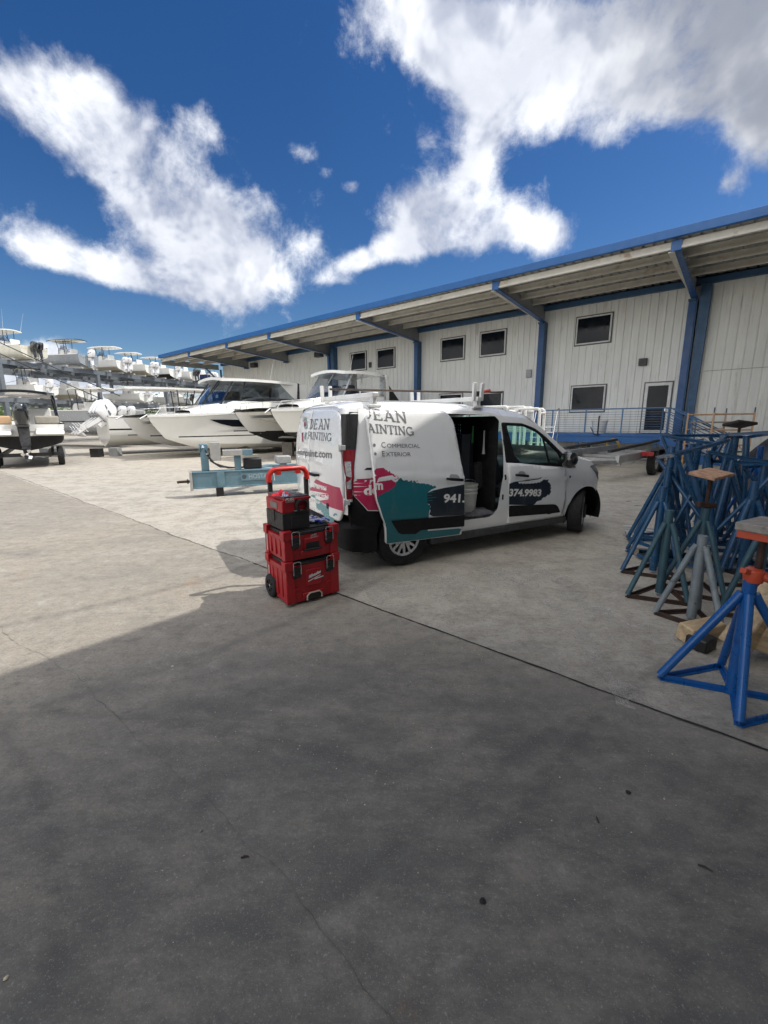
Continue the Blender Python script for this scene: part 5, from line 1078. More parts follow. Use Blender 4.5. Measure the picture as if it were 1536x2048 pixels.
p = gd(1028,852,13.5); pipe_frame((p.x,p.y,0), 1.3, gd(1028,814,13.5).z, .7, 'long white pipe frame showing over the van roof')
sf = thing('scaffold', 'orange scaffold frame with a grey plank against the wall by the stairs', 'scaffold', (11.2,15.0,0), R(2)); OP = M('orange_pipe', (.58,.36,.21), .5, 0, .12, 8)
for y in (0, 1.2):
    for x in (0, 1.42):
        MB().tube([(x,y,0),(x,y,1.86)], .03, 8).build('leg', OP, sf); MB().tube([(x,y,1.86),(x,y,2.02)], .02, 8).build('pin', DULLB, sf)
    for z in (.3,.75,1.27,1.80): MB().tube([(0,y,z),(1.42,y,z)], .026, 8).build('rung', OP, sf)
MB().b2((.05,.1,1.50),(1.4,1.1,1.55)).build('plank', OLDWOOD, sf); MB().tube([(0,0,1.2),(0,1.2,.4)], .018, 6).tube([(1.42,0,.4),(1.42,1.2,1.2)], .018, 6).build('brace', OP, sf)
tp = rag(18,14,3.2,2.0,.5,12); tp.v = [(x, y, z*.25+1.35*smooth01(1-abs(x)/1.7)**.7*smooth01(1-abs(y)/1.15)**.6) for x, y, z in tp.v]
tag(tp.build('tarp_cover', M('black_tarp', (.014,.015,.018), .5, 0, .3, 6), None, loc=(9.1,9.6,.0), smooth=70), 'black tarp draped over a hump of equipment at the right edge', 'tarp')
tag(MB().tube([(0,0,0),(-.55,0,1.9)], .02, 8).build('pole', PVC, None, loc=(8.4,9.0,.2)), 'thin white pole leaning on the black tarp', 'pole')
# litter on the concrete
for x, y, s, col, lab in ((965,1803,.011,(.012,.012,.012),'black pebble low on the concrete near the centre'),(1256,1586,.011,(.012,.012,.012),'small black pebble right of the centre of the slab'),(345,1333,.007,(.6,.6,.58),'tiny white chip in the shade below the toolboxes'),(402,1663,.007,(.2,.18,.15),'brown pebble at the left of the foreground'),(12,1958,.007,(.55,.48,.35),'pale chip in the bottom left corner')):
    p = gz(x, y); r_ = random.Random(x); mb = MB()
    mb.lathe([(0,0),(s*.8,s*.1),(s,s*.35),(s*.6,s*.7),(0,s*.8)], (0,0,0), (0,0,1), 9, caps=False); mb.v = [(a*(1+r_.uniform(-.25,.25))*(2.4 if 'twig' in lab else 1), b*(1+r_.uniform(-.25,.25))*(.4 if 'twig' in lab else 1), c) for a, b, c in mb.v]
    o = tag(mb.build('twig' if 'twig' in lab else ('chip' if 'chip' in lab else 'pebble'), M('litter_%d' % x, col, .8), None, loc=(p.x,p.y,.001)), lab, 'litter'); o.rotation_euler = (0,0,R(-50))
for x, y, L_, a, lab in ((1258,1003,.16,20,'thin dark twig left of the stands, nearer the van'),(1276,1012,.13,-15,'thin dark twig left of the stands, nearer the pallet'),(1312,962,.10,40,'short red brown scrap beside the tall stands'),(1252,1102,.09,65,'curled dark twig by the pallet corner'),(1410,1738,.045,-35,'short dark twig low at the right of the slab'),(490,1716,.03,10,'tiny dark twig at the left of the foreground'),(1195,1640,.03,80,'tiny dark sliver at the right of the foreground')):
    p = gz(x, y); o = tag(MB().tube([(-L_/2,0,.004),(0,L_*.08,.006),(L_/2,0,.004)], [.003,.004,.002], 5).build('twig', M('twig_brown', (.035,.028,.022), .8), None, loc=(p.x,p.y,0)), lab, 'twig'); o.rotation_euler = (0,0,R(a))
r_ = random.Random(21); mb = MB()
for k in range(900):
    d = 1.0+4.6*r_.random()**.7; a = r_.uniform(-.8,.8); x, y = d*math.sin(a), d*math.cos(a)*1.1+.1; s = r_.uniform(.0012,.0038)
    mb.add([(x-s,y-s,.0012),(x+s,y-s*.6,.0012),(x+s*.4,y+s,.0012),(x-s*.8,y+s*.5,.0012),(x,y,s*1.1)], [(0,1,4),(1,2,4),(2,3,4),(3,0,4)])
struct(mb.build('grit', M('grit_mat', (.36,.34,.31), .85, 0, .8, 3), None, smooth=0), 'stuff')
# ================================================================ boats
HULLW = M('hull_white', (.74,.74,.71), .16, 0, .03, 2, coat=.6); HULLG = M('hull_grey', (.27,.29,.31), .2, 0, .04, 2, coat=.6); HULLC = M('hull_cream', (.62,.60,.50), .25, 0, .05, 2, coat=.4)
BOTT = M('bottom_paint', (.012,.012,.013), .6, 0, .2, 5); NAVYH = M('hull_navy', (.015,.03,.10), .2, 0, .1, 3, coat=.6); BEIGE = M('hull_under', (.40,.36,.28), .55, 0, .12, 4)
BTEAK = M('tan_cushion', (.50,.33,.19), .6, 0, .1, 5); BDK = M('boat_black', (.012,.014,.018), .16, 0, .2, 6, coat=1); BOWL = M('cowl_white', (.78,.78,.78), .14, 0, .03, 4, coat=1)
TGL = glass('boat_glass', (.34,.39,.44), .14); STRIPE = M('stripe_black', (.014,.014,.016), .3); SEATW = M('vinyl_white', (.70,.69,.66), .5, 0, .05, 6)
def hull_rows(L, B, depth, fb, flare=.82, n=18, rake=.10, fore=.30):
    """stations stern -> bow; each from keel over chine to sheer, port side then mirrored"""
    st = []
    for i in range(n+1):
        t = i/n; k = max(0, (t-.45)/.55); w = B/2*(1-k**2.4); keel = depth*(.02+.98*max(0, (t-.62)/.38)**2.6*.92) if t > .62 else 0.0
        sheer = depth*(1+.14*t**2)+fb*0; chz = depth*(.30+.34*k**1.5); x = L*t
        pts = []
        wc = w*(.92-.25*k); 
        for q in range(9):
            s = q/8
            if s < .4: a = s/.4; y, z = wc*a, keel+(chz-keel)*a**1.25
            else: a = (s-.4)/.6; y, z = wc+(w-wc)*a**flare, chz+(sheer-chz)*a
            pts.append((x+rake*L*.9*k**3*(z/depth)*.6, y, z))
        st.append(pts)
    return st
def hull(mb, L, B, depth, oy=0, ox=0, oz=0, **k):
    st = hull_rows(L, B, depth, 0, **k)
    for s in (1, -1): mb.grid([[(ox+x, oy+s*y, oz+z) for x, y, z in r] for r in st], flip=s > 0)
    tr = st[0]; mb.add([(ox+x, oy+y, oz+z) for x, y, z in tr]+[(ox+x, oy-y, oz+z) for x, y, z in tr[::-1][:-1]], [tuple(range(2*len(tr)-1))])
    return st
def cap_rail(mb, st, w=.10, h=.06, inset=.10, ox=0, oy=0, oz=0):
    """gunwale cap and a sole a little below it"""
    for s in (1, -1):
        rows = []
        for r in st:
            x, y, z = r[-1]; rows.append([(ox+x+.02, oy+s*(y+.02), oz+z-.01), (ox+x+.02, oy+s*(y+.01), oz+z+h), (ox+x-.02, oy+s*max(0, y-w*1.6), oz+z+h), (ox+x-.02, oy+s*max(0, y-w*1.6), oz+z-.25)])
        mb.grid(rows, flip=s < 0)
    mb.grid([[(ox+r[-1][0]-.02, oy+s*max(0, r[-1][1]-w), oz+r[-1][2]-.25) for s in (-1, 1)] for r in st])
def outboard(par, x, y, z, cm, s=1.0, tilt=0.0, name='outboard'):
    """engine as a part of its boat: cowl, leg and propeller; stands aft of the transom at x, mount height z"""
    o = bpy.data.objects.new(name, None); COL.objects.link(o); o.parent = par; o.location = (x, y, z); o.rotation_euler = (0, tilt, 0); o.scale = (s,)*3
    rows = []
    for q, (zz, lx, wy, cx) in enumerate(((.05,.22,.13,-.30),(.10,.30,.18,-.31),(.30,.34,.20,-.34),(.52,.36,.205,-.38),(.68,.32,.19,-.42),(.76,.24,.15,-.44),(.79,.10,.07,-.45))):
        rows.append([(cx+lx*math.copysign(abs(math.cos(a))**.7, math.cos(a)), wy*math.copysign(abs(math.sin(a))**.8, math.sin(a)), zz) for a in [2*PI*k/16 for k in range(16)]])
    mb = MB().grid(rows, wrap=True); mb.add(rows[-1], [tuple(range(16))]); cw_ = mb.build('cowl', cm, o, smooth=50)
    MB().grid([[(-.30+(x+.30)*1.02-.0, y*1.03, z) for x, y, z in [(cx+lx*math.copysign(abs(math.cos(a))**.7, math.cos(a)), wy*math.copysign(abs(math.sin(a))**.8, math.sin(a)), zz) for a in [2*PI*k/16 for k in range(16)]]] for zz, lx, wy, cx in ((.06,.245,.142,-.305),(.115,.308,.184,-.312))], wrap=True).build('cowl_seam', M('seam_grey', (.10,.10,.11), .4), cw_, smooth=60)
    for s_ in (-1, 1): MB().add([(-.15,s_*.206,.34),(-.55,s_*.200,.50),(-.60,s_*.196,.56),(-.20,s_*.209,.44)], [(0,1,2,3)]).build('cowl_graphic', M('cowl_mark', (.12,.13,.15), .3), cw_, smooth=0)
    mb = MB().taper((-.30,0,.08),(-.36,0,-.52),.16,.30,.10,.24,up=(0,1,0)).taper((-.36,0,-.50),(-.38,0,-.92),.07,.22,.05,.16,up=(0,1,0)).box((-.42,0,-.60),(.42,.22,.02)).lathe([(.0,-.30),(.05,-.24),(.062,-.05),(.055,.10),(.0,.12)],(-.40,0,-.78),(-1,0,0),12).taper((-.36,0,-.84),(-.42,0,-1.0),.03,.20,.015,.08,up=(0,1,0)); mb.box((-.12,0,.0),(.18,.24,.34)); mb.build('leg', cm if cm is not BDK else M('leg_dark', (.05,.05,.055), .3), o, smooth=40)
    mb = MB().lathe([(.0,.20),(.035,.19),(.05,.08),(.05,.02)],(-.42,0,-.78),(-1,0,0),10)
    for k in range(3):
        a = 2*PI*k/3; ca, sa = math.cos(a), math.sin(a); mb.add([(-.50,.04*ca,-.78+.04*sa),(-.56,.12*ca-.06*sa,-.78+.12*sa+.06*ca),(-.55,.17*ca+.0*sa,-.78+.17*sa),(-.50,.11*ca+.07*sa,-.78+.11*sa-.07*ca)], [(0,1,2,3),(3,2,1,0)])
    mb.build('propeller', STEEL, o, smooth=0); return o
def hardtop(mb, x0, x1, w, z, th=.09, crown=.08):
    rows = []
    for i in range(9):
        t = i/8; x = x0+(x1-x0)*t; k = 1-.22*max(0, abs(t-.5)*2-.55)/.45; r = []
        for j in range(9): s = -1+j/4; r.append((x, w/2*k*s, z+crown*(1-s*s)-.04*(2*t-1)**2))
        rows.append(r)
    mb.grid(rows); mb.grid([[(x, y, zz-th) for x, y, zz in r] for r in rows], flip=True)
    for side_ in (0, -1): mb.grid([[(r[side_][0], r[side_][1], r[side_][2]), (r[side_][0], r[side_][1], r[side_][2]-th)] for r in rows], flip=side_ == 0)
    for e in (0, -1): mb.grid([[p, (p[0], p[1], p[2]-th)] for p in rows[e]], flip=e == -1)
def console_boat(name, label, loc, rz, L=7.6, B=2.5, D=1.25, hm=HULLW, top=HULLW, frame=M('frame_dark', (.03,.03,.034), .35), eng=BOWL, ne=2, es=1.0, tilt=0.0, ttop=True, stripe=None, group=None, cat='boat', dark_top=False, roof=(.28,.66), grp=None, under=None, tower=False, esp=.62, ant=False):
    o = thing(name, label, cat, loc, rz, group)
    mb = MB(); st = hull(mb, L, B, D); h = mb.build('hull', hm, o, smooth=45)
    if under:
        mu = MB(); rows = [[(x, y*1.003, z-.004) for x, y, z in r[:5]] for r in st]
        for s in (1, -1): mu.grid([[(x, s*y, z) for x, y, z in r] for r in rows], flip=s > 0)
        mu.build('bottom', under, h, smooth=45)
    if stripe:
        mu = MB()
        for s in (1, -1): mu.grid([[(x, s*(y+.004), z) for x, y, z in (r[5], tuple(a+(b-a)*.35 for a, b in zip(r[5], r[6])))] for r in st], flip=s > 0)
        mu.build('boot_stripe', stripe, h, smooth=60)
    mb = MB(); cap_rail(mb, st); mb.build('deck', SEATW, o, smooth=40)
    c = L*.42; mb = MB().prism([(-.55,0),(.6,0),(.35,.85),(.1,1.05),(-.35,.95)], (c,-.42,D*.75), (1,0,0), (0,0,1), (0,.84,0)).box((c-1.1,0,D*.75+.35),(.55,.9,.7)).box((c-1.25,0,D*.75+.85),(.12,.9,.5)).box((c+1.1,0,D*.75+.2),(.7,.8,.4)); mb.build('console', SEATW, o, bevel=.05)
    MB().add([(c+.38,-.42,D*.75+.86),(c+.38,.42,D*.75+.86),(c+.08,.36,D*.75+1.5),(c+.08,-.36,D*.75+1.5)], [(0,1,2,3)]).build('windshield', TGL, o, smooth=0)
    if ttop:
        zt = D*.75+2.0; mb = MB(); hardtop(mb, L*roof[0], L*roof[1], B*.80, zt); tp = mb.build('hardtop', top, o, smooth=50)
        mb = MB()
        for s in (-1, 1):
            mb.tube([(c+.5,s*.45,D*.75),(c+.25,s*.50,D*.75+1.1),(c+.45,s*.55,zt-.06)], .03, 8).tube([(c-.45,s*.45,D*.75),(c-.55,s*.52,zt-.06)], .03, 8).tube([(c+.25,s*.50,D*.75+1.1),(c-.5,s*.5,D*.75+1.2)], .022, 6)
            if tower: mb.tube([(c-1.4,s*.8,zt),(c-3.4,s*1.0,zt+.9)], .015, 6)
        mb.build('top_frame', frame, o, smooth=60)
        for s in ((-1, 1) if ant else ()): MB().tube([(L*roof[0]+.1,s*B*.3,zt),(L*roof[0]-.4,s*B*.36,zt+1.7)], [.012,.004], 6).build('antenna', HULLW, tp)
    for k in range(ne): outboard(o, -.02, (k-(ne-1)/2)*esp, D*.72, eng, es, tilt)
    return o
# ---------------------------------------------------------------- power catamarans with bows toward the yard
def cat_boat(label, stem, keel_z, wl_z, sheer_z, sep, L, hth, hdg, boot, roof, rear_open=False, hullwin=True, gwin=True):
    """stem: photo pixel-derived world point of the near bow; local x forward from stern; near hull at y=-sep/2 or +"""
    h = Vector((math.cos(hdg), math.sin(hdg), 0)); left = Vector((-h.y, h.x, 0))
    org = Vector((stem.x, stem.y, 0))-h*L+left*(-sep/2)      # the near hull is the port one
    o = thing('catamaran', label, 'boat', org, hdg, 'white power catamarans by the warehouse')
    D = sheer_z-keel_z; BW = 1.5; n = 22
    def st_(yc, inner):
        rows = []
        for i in range(n+1):
            t = i/n; k = max(0, (t-.50)/.50); w = BW/2*(1-k**2.2)+.02; kz = keel_z-.42*(1-t)+D*.30*max(0, (t-.84)/.16)**2.2; sh = sheer_z+.26*smooth01((1-t)/.55); r = []
            for q in range(13):
                s = q/12
                if s < .35: a = s/.35; y, z = w*.62*a**.8, kz+D*.17*a
                else: a = (s-.35)/.65; y, z = w*(.62+.12*a)+(.10+.42*k*(1-k)*1.6)*a**1.7*(1 if t < .999 else .3), kz+D*.17+(sh-kz-D*.17)*a
                r.append((L*t-1.05*max(0, 1-(z-keel_z)/D)**1.25*smooth01((t-.62)/.38)**1.5, y, z))
            rows.append(r)
        return rows
    R0 = st_(0, 0); mb = MB(); bt = MB(); sp = MB()
    for yc in (-sep/2, sep/2):
        for s in (1, -1):
            mb.grid([[(x, yc+s*y, z) for x, y, z in r] for r in R0], flip=s > 0)
            rows = []
            for r in R0:      # bottom paint: everything below the waterline, cut at its height
                c = []
                for a_, b_ in zip(r, r[1:]):
                    if a_[2] <= wl_z: c.append(a_)
                    if a_[2] <= wl_z < b_[2]: f = (wl_z-a_[2])/(b_[2]-a_[2]); c.append(tuple(p+(q-p)*f for p, q in zip(a_, b_)))
                if not c: c = [r[0]]
                m = 7; d = []
                for q in range(m):
                    f = q/(m-1)*(len(c)-1); i_ = min(int(f), len(c)-2) if len(c) > 1 else 0; ff = f-i_; A_ = c[i_]; B_ = c[min(i_+1, len(c)-1)]; d.append(tuple(p+(q2-p)*ff for p, q2 in zip(A_, B_)))
                rows.append([(x, yc+s*(y+.006), z-.002) for x, y, z in d])
            if boot == 'paint': bt.grid(rows, flip=s > 0)
            sp.grid([[(r[-1][0], r[-1][1], r[-1][2]-.0), (r[-1][0], r[-1][1]+.008*s, r[-1][2]+.05)] if True else r for r in [[(p[0], yc+s*(p[1]+.034), p[2]) for p in rr] for rr in rows]], flip=s > 0)
        tr = R0[0]; mb.add([(x, yc+y, z) for x, y, z in tr]+[(x, yc-y, z) for x, y, z in tr[::-1][:-1]], [tuple(range(2*len(tr)-1))])
    # wing deck between the hulls and the foredeck over both
    zb = keel_z+D*.62; mb.grid([[(L*t, y, zb+max(0,(t-.8)/.2)*.35) for y in (-sep/2, -sep/4, 0, sep/4, sep/2)] for t in (0,.3,.6,.8,.93)], flip=True)
    fx = .935*L; mb.grid([[(fx+.02+.22*f, y, zb+.35+(sheer_z-zb-.35)*f) for y in (-sep/2-.2, -sep/4, 0, sep/4, sep/2+.2)] for f in (0,.5,1)])
    hl = mb.build('hull', HULLW, o, smooth=40)
    if boot == 'paint': bt.build('bottom_paint', BOTT, hl, smooth=50)
    sp.build('boot_stripe', STRIPE, hl, smooth=60)
    # gunwale / foredeck
    W2 = sep/2+BW/2*.74+.10; mb = MB(); dk_ = []
    for i in range(n+1):
        r = R0[i][-1]; yo = sep/2+r[1]; k = max(0, (i/n-.82)/.18); inner = 0
        dk_.append([(r[0]+.03*k, -yo-.03, r[2]-.02), (r[0]+.03*k, -yo-.035, r[2]+.07), (r[0], -yo+.06, r[2]+.09)]+[(min(r[0], fx+.3), y, r[2]+.10+.06*(1-(y/(yo))**2)) for y in (-yo*.6, 0, yo*.6)]+[(r[0], yo-.06, r[2]+.09), (r[0]+.03*k, yo+.035, r[2]+.07), (r[0]+.03*k, yo+.03, r[2]-.02)])
    mb.grid(dk_, flip=True); mb.build('deck', HULLW, o, smooth=35)
    # coachroof, screen, hardtop
    x0, x1, z1 = roof; zd = sheer_z+.30; cw = W2*.80
    mb = MB(); rows = []
    for x, z, w in ((L*.80,zd+.02,cw*.55),(L*.74,zd+.16,cw*.72),(x1+.15,zd+.40,cw*.86),(x1-.5,zd+.55,cw*.92),(x0,zd+.55,cw*.95)):
        rows.append([(x, -w, zd-.1), (x, -w*.97, z-.06), (x, -w*.86, z), (x, 0, z+.05), (x, w*.86, z), (x, w*.97, z-.06), (x, w, zd-.1)])
    mb.grid(rows, flip=True); mb.build('coachroof', HULLW, o, smooth=40)
    gl = MB(); wz = zd+.36; xb, xt = x1+.05, x1-.85
    fr = [[(xb+.35*(1-(y/cw)**2), y, wz), (xt+.20*(1-(y/cw)**2), y*.86, z1-.08)] for y in [cw*.86*(-1+j/4) for j in range(9)]]; gl.grid(fr, flip=True)
    for s in (-1, 1):
        if gwin: gl.grid([[(xb-(xb-x0)*t, s*cw*.865, wz+.02), (xt-(xt-x0)*t, s*cw*.865*.87, z1-.08-.03*t*0)] for t in (0,.25,.5,.75,1)], flip=s > 0)
        else: gl.grid([[(xb-2.6*t, s*cw*.87, wz), (xt+.2-2.6*t, s*cw*.80, wz+.42-.30*t)] for t in (0,.5,1)], flip=s > 0)
    gl.build('windscreen', TGL if gwin else glass('clear_glass', (.55,.60,.66), .06), o, smooth=50)
    inn = MB().box(((x0+x1)/2-.3,0,zd+.5),((x1-x0)*.8,cw*1.3,.5)).box((x1-1.1,-.4,zd+.8),(.5,.5,.5)).box((x1-1.1,.5,zd+.8),(.5,.5,.5)); inn.build('helm', M('helm_dark', (.03,.03,.034), .6), o, bevel=.05)
    mb = MB(); hardtop(mb, x0-.3, xt+.75, cw*1.86, z1, .13, .12); tp = mb.build('hardtop', HULLW, o, smooth=50)
    pm_ = M('pillar_dark', (.03,.032,.036), .3) if gwin else ALU
    for s in (-1, 1):
        mb = MB(); mb.bar((xb+.1,s*cw*.84,wz-.02),(xt+.12,s*cw*.74,z1-.06),.07,.05).bar((xb-.9 if gwin else xb-1.0,s*cw*.868,wz),(xt-.55,s*cw*.76,z1-.06),.06,.04)
        mb.bar((x0+.1,s*cw*.88,wz-.2),(x0-.05,s*cw*.78,z1-.05),.22,.10); mb.build('pillar', pm_, o)
        if gwin: MB().prism([(x0+1.3,z1-.06),(x0-.5,wz-.3),(x0-.9,wz-.3),(x0-.6,z1-.06)], (0,s*cw*.80,0),(1,0,0),(0,0,1),(0,s*.05,0)).build('side_fairing', HULLW, o, bevel=.015)
    MB().bar((xb+.38,0,wz),(xt+.25,0,z1-.06),.05,.05).build('pillar', pm_, o)
    # near-side hull window and rail
    if hullwin:
        for s in (-1, 1):
            def hy(x, z):
                t = x/L; k = max(0, (t-.50)/.50); w = BW/2*(1-k**2.2)+.02; kz = keel_z; a = max(0, min(1, (z-kz-D*.17)/(sheer_z-kz-D*.17))); return w*(.62+.12*a)+(.10+.42*k*(1-k)*1.6)*a**1.7
            zc = sheer_z-.24; ft = L-(2.5 if gwin else 1.6); ol = [(ft,zc+.12),(ft-.55,zc-.08),(ft-1.2,zc-.22),(ft-2.9,zc-.28),(ft-3.1,zc+.08),(ft-1.5,zc+.115)]
            panel(ol, lambda x, z, s=s: Vector((x, s*(sep/2+hy(x, z)+.045), z)), (), .15, flip=s > 0).build('hull_window', DGLASS, hl, smooth=60)
    for s in (-1, 1):
        mb = MB().tube([(L*.97,s*(sep/2+.05),sheer_z+.1),(L*.95,s*(sep/2+.15),sheer_z+.40),(L*.75,s*(W2-.10),sheer_z+.56),(L*.55,s*(W2-.08),sheer_z+.62)], .014, 6)
        for x in (.9,.8,.68,.58): mb.tube([(L*x,s*(W2-.12-(.35 if x > .85 else 0)),sheer_z+.08),(L*x,s*(W2-.12-(.22 if x > .85 else 0)),sheer_z+.42+.25*max(0,(.95-x))/.4)], .011, 6)
        mb.build('bow_rail', STEEL, o)
        MB().box((L*.985,s*sep/2,sheer_z+.12),(.30,.12,.06)).box((L*.88,s*(sep/2+.35),sheer_z+.10),(.24,.04,.05)).tube([(L*1.0,s*sep/2,sheer_z+.10),(L*1.03,s*sep/2,sheer_z-.08)], .03, 6).build('anchor_roller', STEEL, o)
    MB().tube([(x0+.5,-.6,z1+.10),(x0+.1,-.6,z1+1.5)], [.012,.004], 6).build('antenna', HULLW, tp)
    for s in (-1, 1): outboard(o, -.05, s*sep/2, keel_z+D*.55, BOWL, 1.1, 0)
    # blocks it sits on
    return o, org, h, left
hdg = math.atan2(-math.sin(WA), -math.cos(WA))
s1 = gd(295,834,19.5); s2 = gd(541,822,18.0)
c1, og1, h1, l1 = cat_boat('long white catamaran with dark wraparound cabin glass, bow shadowed, left of the van', s1, .52, 1.02, s1.z, 2.9, 11.0, 0, hdg, 'line', (2.6, 7.3, s1.z+1.95))
c2, og2, h2, l2 = cat_boat('white catamaran with black painted bottom and open hardtop, just behind the van', s2, .80, 1.22, s2.z, 2.7, 9.2, 0, hdg, 'paint', (2.2, 5.0, s2.z+1.95), gwin=False)
for o_, og, hh, ll, sep, kz, labs in ((c1, og1, h1, l1, 2.9, .52, 'long catamaran'), (c2, og2, h2, l2, 2.7, .80, 'black bottomed catamaran')):
    for s, sn in ((-1, 'far hull'), (1, 'near hull')):
        for x, xn in ((2.2, 'stern'), (6.4, 'bow')):
            p = og+hh*x+ll*(-s*sep/2 if False else s*sep/2); tag((lambda hb: MB().box((0,0,hb/2),(.5,.5,hb)))(max(.12, kz-.42*(1-x/(11.0 if kz < .6 else 9.2)))).build('support_block', OLDWOOD, None, loc=p, bevel=.01), 'timber block under the %s of the %s, toward its %s' % (sn, labs, xn), 'block', 'timber blocks under the catamarans')
# rear hardtop legs of the second catamaran (white bracket seen over the van)
MB().b2((1.7,1.0,s2.z+.1),(1.95,1.35,s2.z+1.92)).b2((1.7,-1.35,s2.z+.1),(1.95,-1.0,s2.z+1.92)).build('hardtop_leg', HULLW, c2, bevel=.03)
MB().prism([(1.65,s2.z+1.6),(.4,s2.z+.5),(1.65,s2.z+.5)], (0,1.1,0),(1,0,0),(0,0,1),(0,.03,0)).build('side_curtain', BLACK, c2)
# ---------------------------------------------------------------- other boats on the hard
def dirv(a, b): return math.atan2(b.y-a.y, b.x-a.x)
p = Vector((-15.1, 23.7, 0)); hd4 = math.atan2(.69, .72)
b4 = console_boat('centre_console_boat', 'white centre console boat, stern out, with tilted white outboards and long hardtop', (p.x,p.y,.42), hd4, 10.5, 3.0, 1.55, HULLW, HULLW, eng=BOWL, ne=3, es=1.35, tilt=R(50), stripe=STRIPE, roof=(.10,.72), esp=.80)
q = Vector((-17.8, 30.4, 0)); r_b = Vector((-28.6, 36.2, 0)); b3 = console_boat('centre_console_boat', 'grey hulled centre console boat lying broadside behind the white outboards', (q.x,q.y,.75), dirv(q, r_b), 12.0, 3.2, 1.75, HULLG, HULLW, eng=BOWL, ne=2, stripe=STRIPE, roof=(.15,.40))
p5 = Vector((-13.62, 16.7, 0)); hd5 = math.atan2(.80, -.60)
b5 = thing('deck_boat', 'white deck boat with tan cushion, black arch and big black outboard on a trailer', 'boat', (p5.x,p5.y,.62), hd5)
mb = MB(); st = hull(mb, 8.2, 2.5, 1.0, ox=.15); h5 = mb.build('hull', HULLW, b5, smooth=45)
mu = MB(); rows = [[(x+.15, y*1.004, z-.006) for x, y, z in r[:6]] for r in st]
for s in (1, -1): mu.grid([[(x, s*y, z) for x, y, z in r] for r in rows], flip=s > 0)
mu.add([(.142, y, z) for x, y, z in rows[0]]+[(.142, -y, z) for x, y, z in rows[0][::-1][:-1]], [tuple(range(11))]); mu.build('bottom_paint', BOTT, h5, smooth=45)
mb = MB(); cap_rail(mb, st, ox=.15); mb.build('deck', SEATW, b5, smooth=40)
for s in (-1, 1): MB().prism([(-.75,.62),(-.70,.74),(.2,.86),(.2,.60)], (0,s*.35 if s > 0 else -1.22,0),(1,0,0),(0,0,1),(0,.87,0)).build('swim_platform', HULLW, b5, bevel=.03); MB().b2((.22,s*.35 if s > 0 else -1.12,.98),(.60,s*1.12 if s > 0 else -.35,1.32)).build('sun_pad', BTEAK if s > 0 else M('grey_pad', (.30,.28,.24), .7), b5, bevel=.06, seg=3)
mb = MB()
for s in (-1, 1): mb.tube([(.9,s*1.1,1.0),(1.4,s*1.08,1.9),(2.4,s*1.0,2.25)], .05, 8).tube([(1.9,s*1.1,1.0),(2.6,s*1.0,2.2)], .05, 8)
mb.build('arch', BDK, b5); mb = MB(); hardtop(mb, .2, 3.6, 2.2, 2.25, .10); mb.build('hardtop', BDK, b5, smooth=50)
MB().prism([(-.4,0),(.4,0),(.2,.7),(-.3,.7)], (3.2,-.9,1.0),(1,0,0),(0,0,1),(0,.8,0)).build('console', SEATW, b5, bevel=.05)
outboard(b5, .05, 0, .82, BDK, 1.2, R(2))
t5 = thing('boat_trailer', 'black boat trailer under the deck boat at the left edge', 'trailer', (p5.x,p5.y,0), hd5)
for s in (-1, 1):
    MB().b2((-.2,s*.75-.05,.45),(7.5,s*.75+.05,.58)).build('frame_rail', BLACK, t5)
    for x in (.55, 1.5): MB().lathe([(.2,-.11),(.32,-.11),(.36,-.07),(.36,.07),(.32,.11),(.2,.11)], (x,s*1.0,.36), (0,1,0), 22).build('wheel', RUBBER, t5, smooth=40)
MB().b2((-.2,-1.0,.42),(-.05,1.0,.55)).build('cross_member', BLACK, t5)
for k, (x, y, lab) in enumerate(((195,914,'grey block under the white centre console by its outboards'),(232,912,'grey block under the white centre console, right of the other'),(95,913,'block stack behind the deck boat trailer'),(118,913,'grey block stack right of the deck boat stern'))):
    p = gz(x, y); tag(MB().box((0,0,.21),(.45,.4,.42)).build('support_block', GREYS if k else BLACK, None, loc=p, bevel=.01), lab, 'block', 'blocks at the left'); 
# ---------------------------------------------------------------- rack with two tiers of boats
rk_o = Vector((-28, 36, 0)); rd_ = Vector((.259,.966,0)); rp = Vector((-.966,.259,0)); ra_ = math.atan2(rd_.y, rd_.x)
def rack_pt(k, d, z): return rk_o+rd_*k+rp*d+Vector((0,0,z))
rkk = thing('boat_rack', 'long dark steel rack holding two tiers of boats behind the yard', 'rack', rk_o, ra_)
RS = M('rack_steel', (.15,.17,.19), .5, .2, .1, 3)
posts = [-19,-10.6,-2.3,6.0,14.6,23,31.5,40]
for x in posts:
    for y in (0, 7.5):
        MB().b2((x-.14,y-.14,0),(x+.14,y+.14,6.35 if y else 6.9 if x == -2.3 else 6.35)).build('post', RS, rkk, smooth=0)
    for z in (3.55, 6.3): MB().b2((x-.10,0.15,z-.3),(x+.10,7.35,z)).build('arm', RS, rkk, smooth=0)
for z in (3.62, 6.4):
    for y in (-.05, 2.6, 5.2, 7.6): MB().b2((-22,y-.10,z-.32),(44,y+.10,z-.02)).build('beam', RS, rkk, smooth=0)
    mb = MB(); x = -21.5
    while x < 44: mb.b2((x-.10,-.6,z),(x+.10,8.0,z+.14)); x += 1.42
    mb.build('bunk', M('bunk_pale', (.34,.35,.36), .6), rkk, smooth=0)
mb = MB()
for a, b in zip(posts, posts[1:]):
    for y in (7.5,): mb.tube([(a,y,.2),(b,y,3.3)], .025, 5).tube([(a,y,3.3),(b,y,.2)], .025, 5).tube([(a,y,3.6),(b,y,6.2)], .02, 5).tube([(a,y,6.2),(b,y,3.6)], .02, 5)
mb.build('brace_rod', RS, rkk, smooth=0)
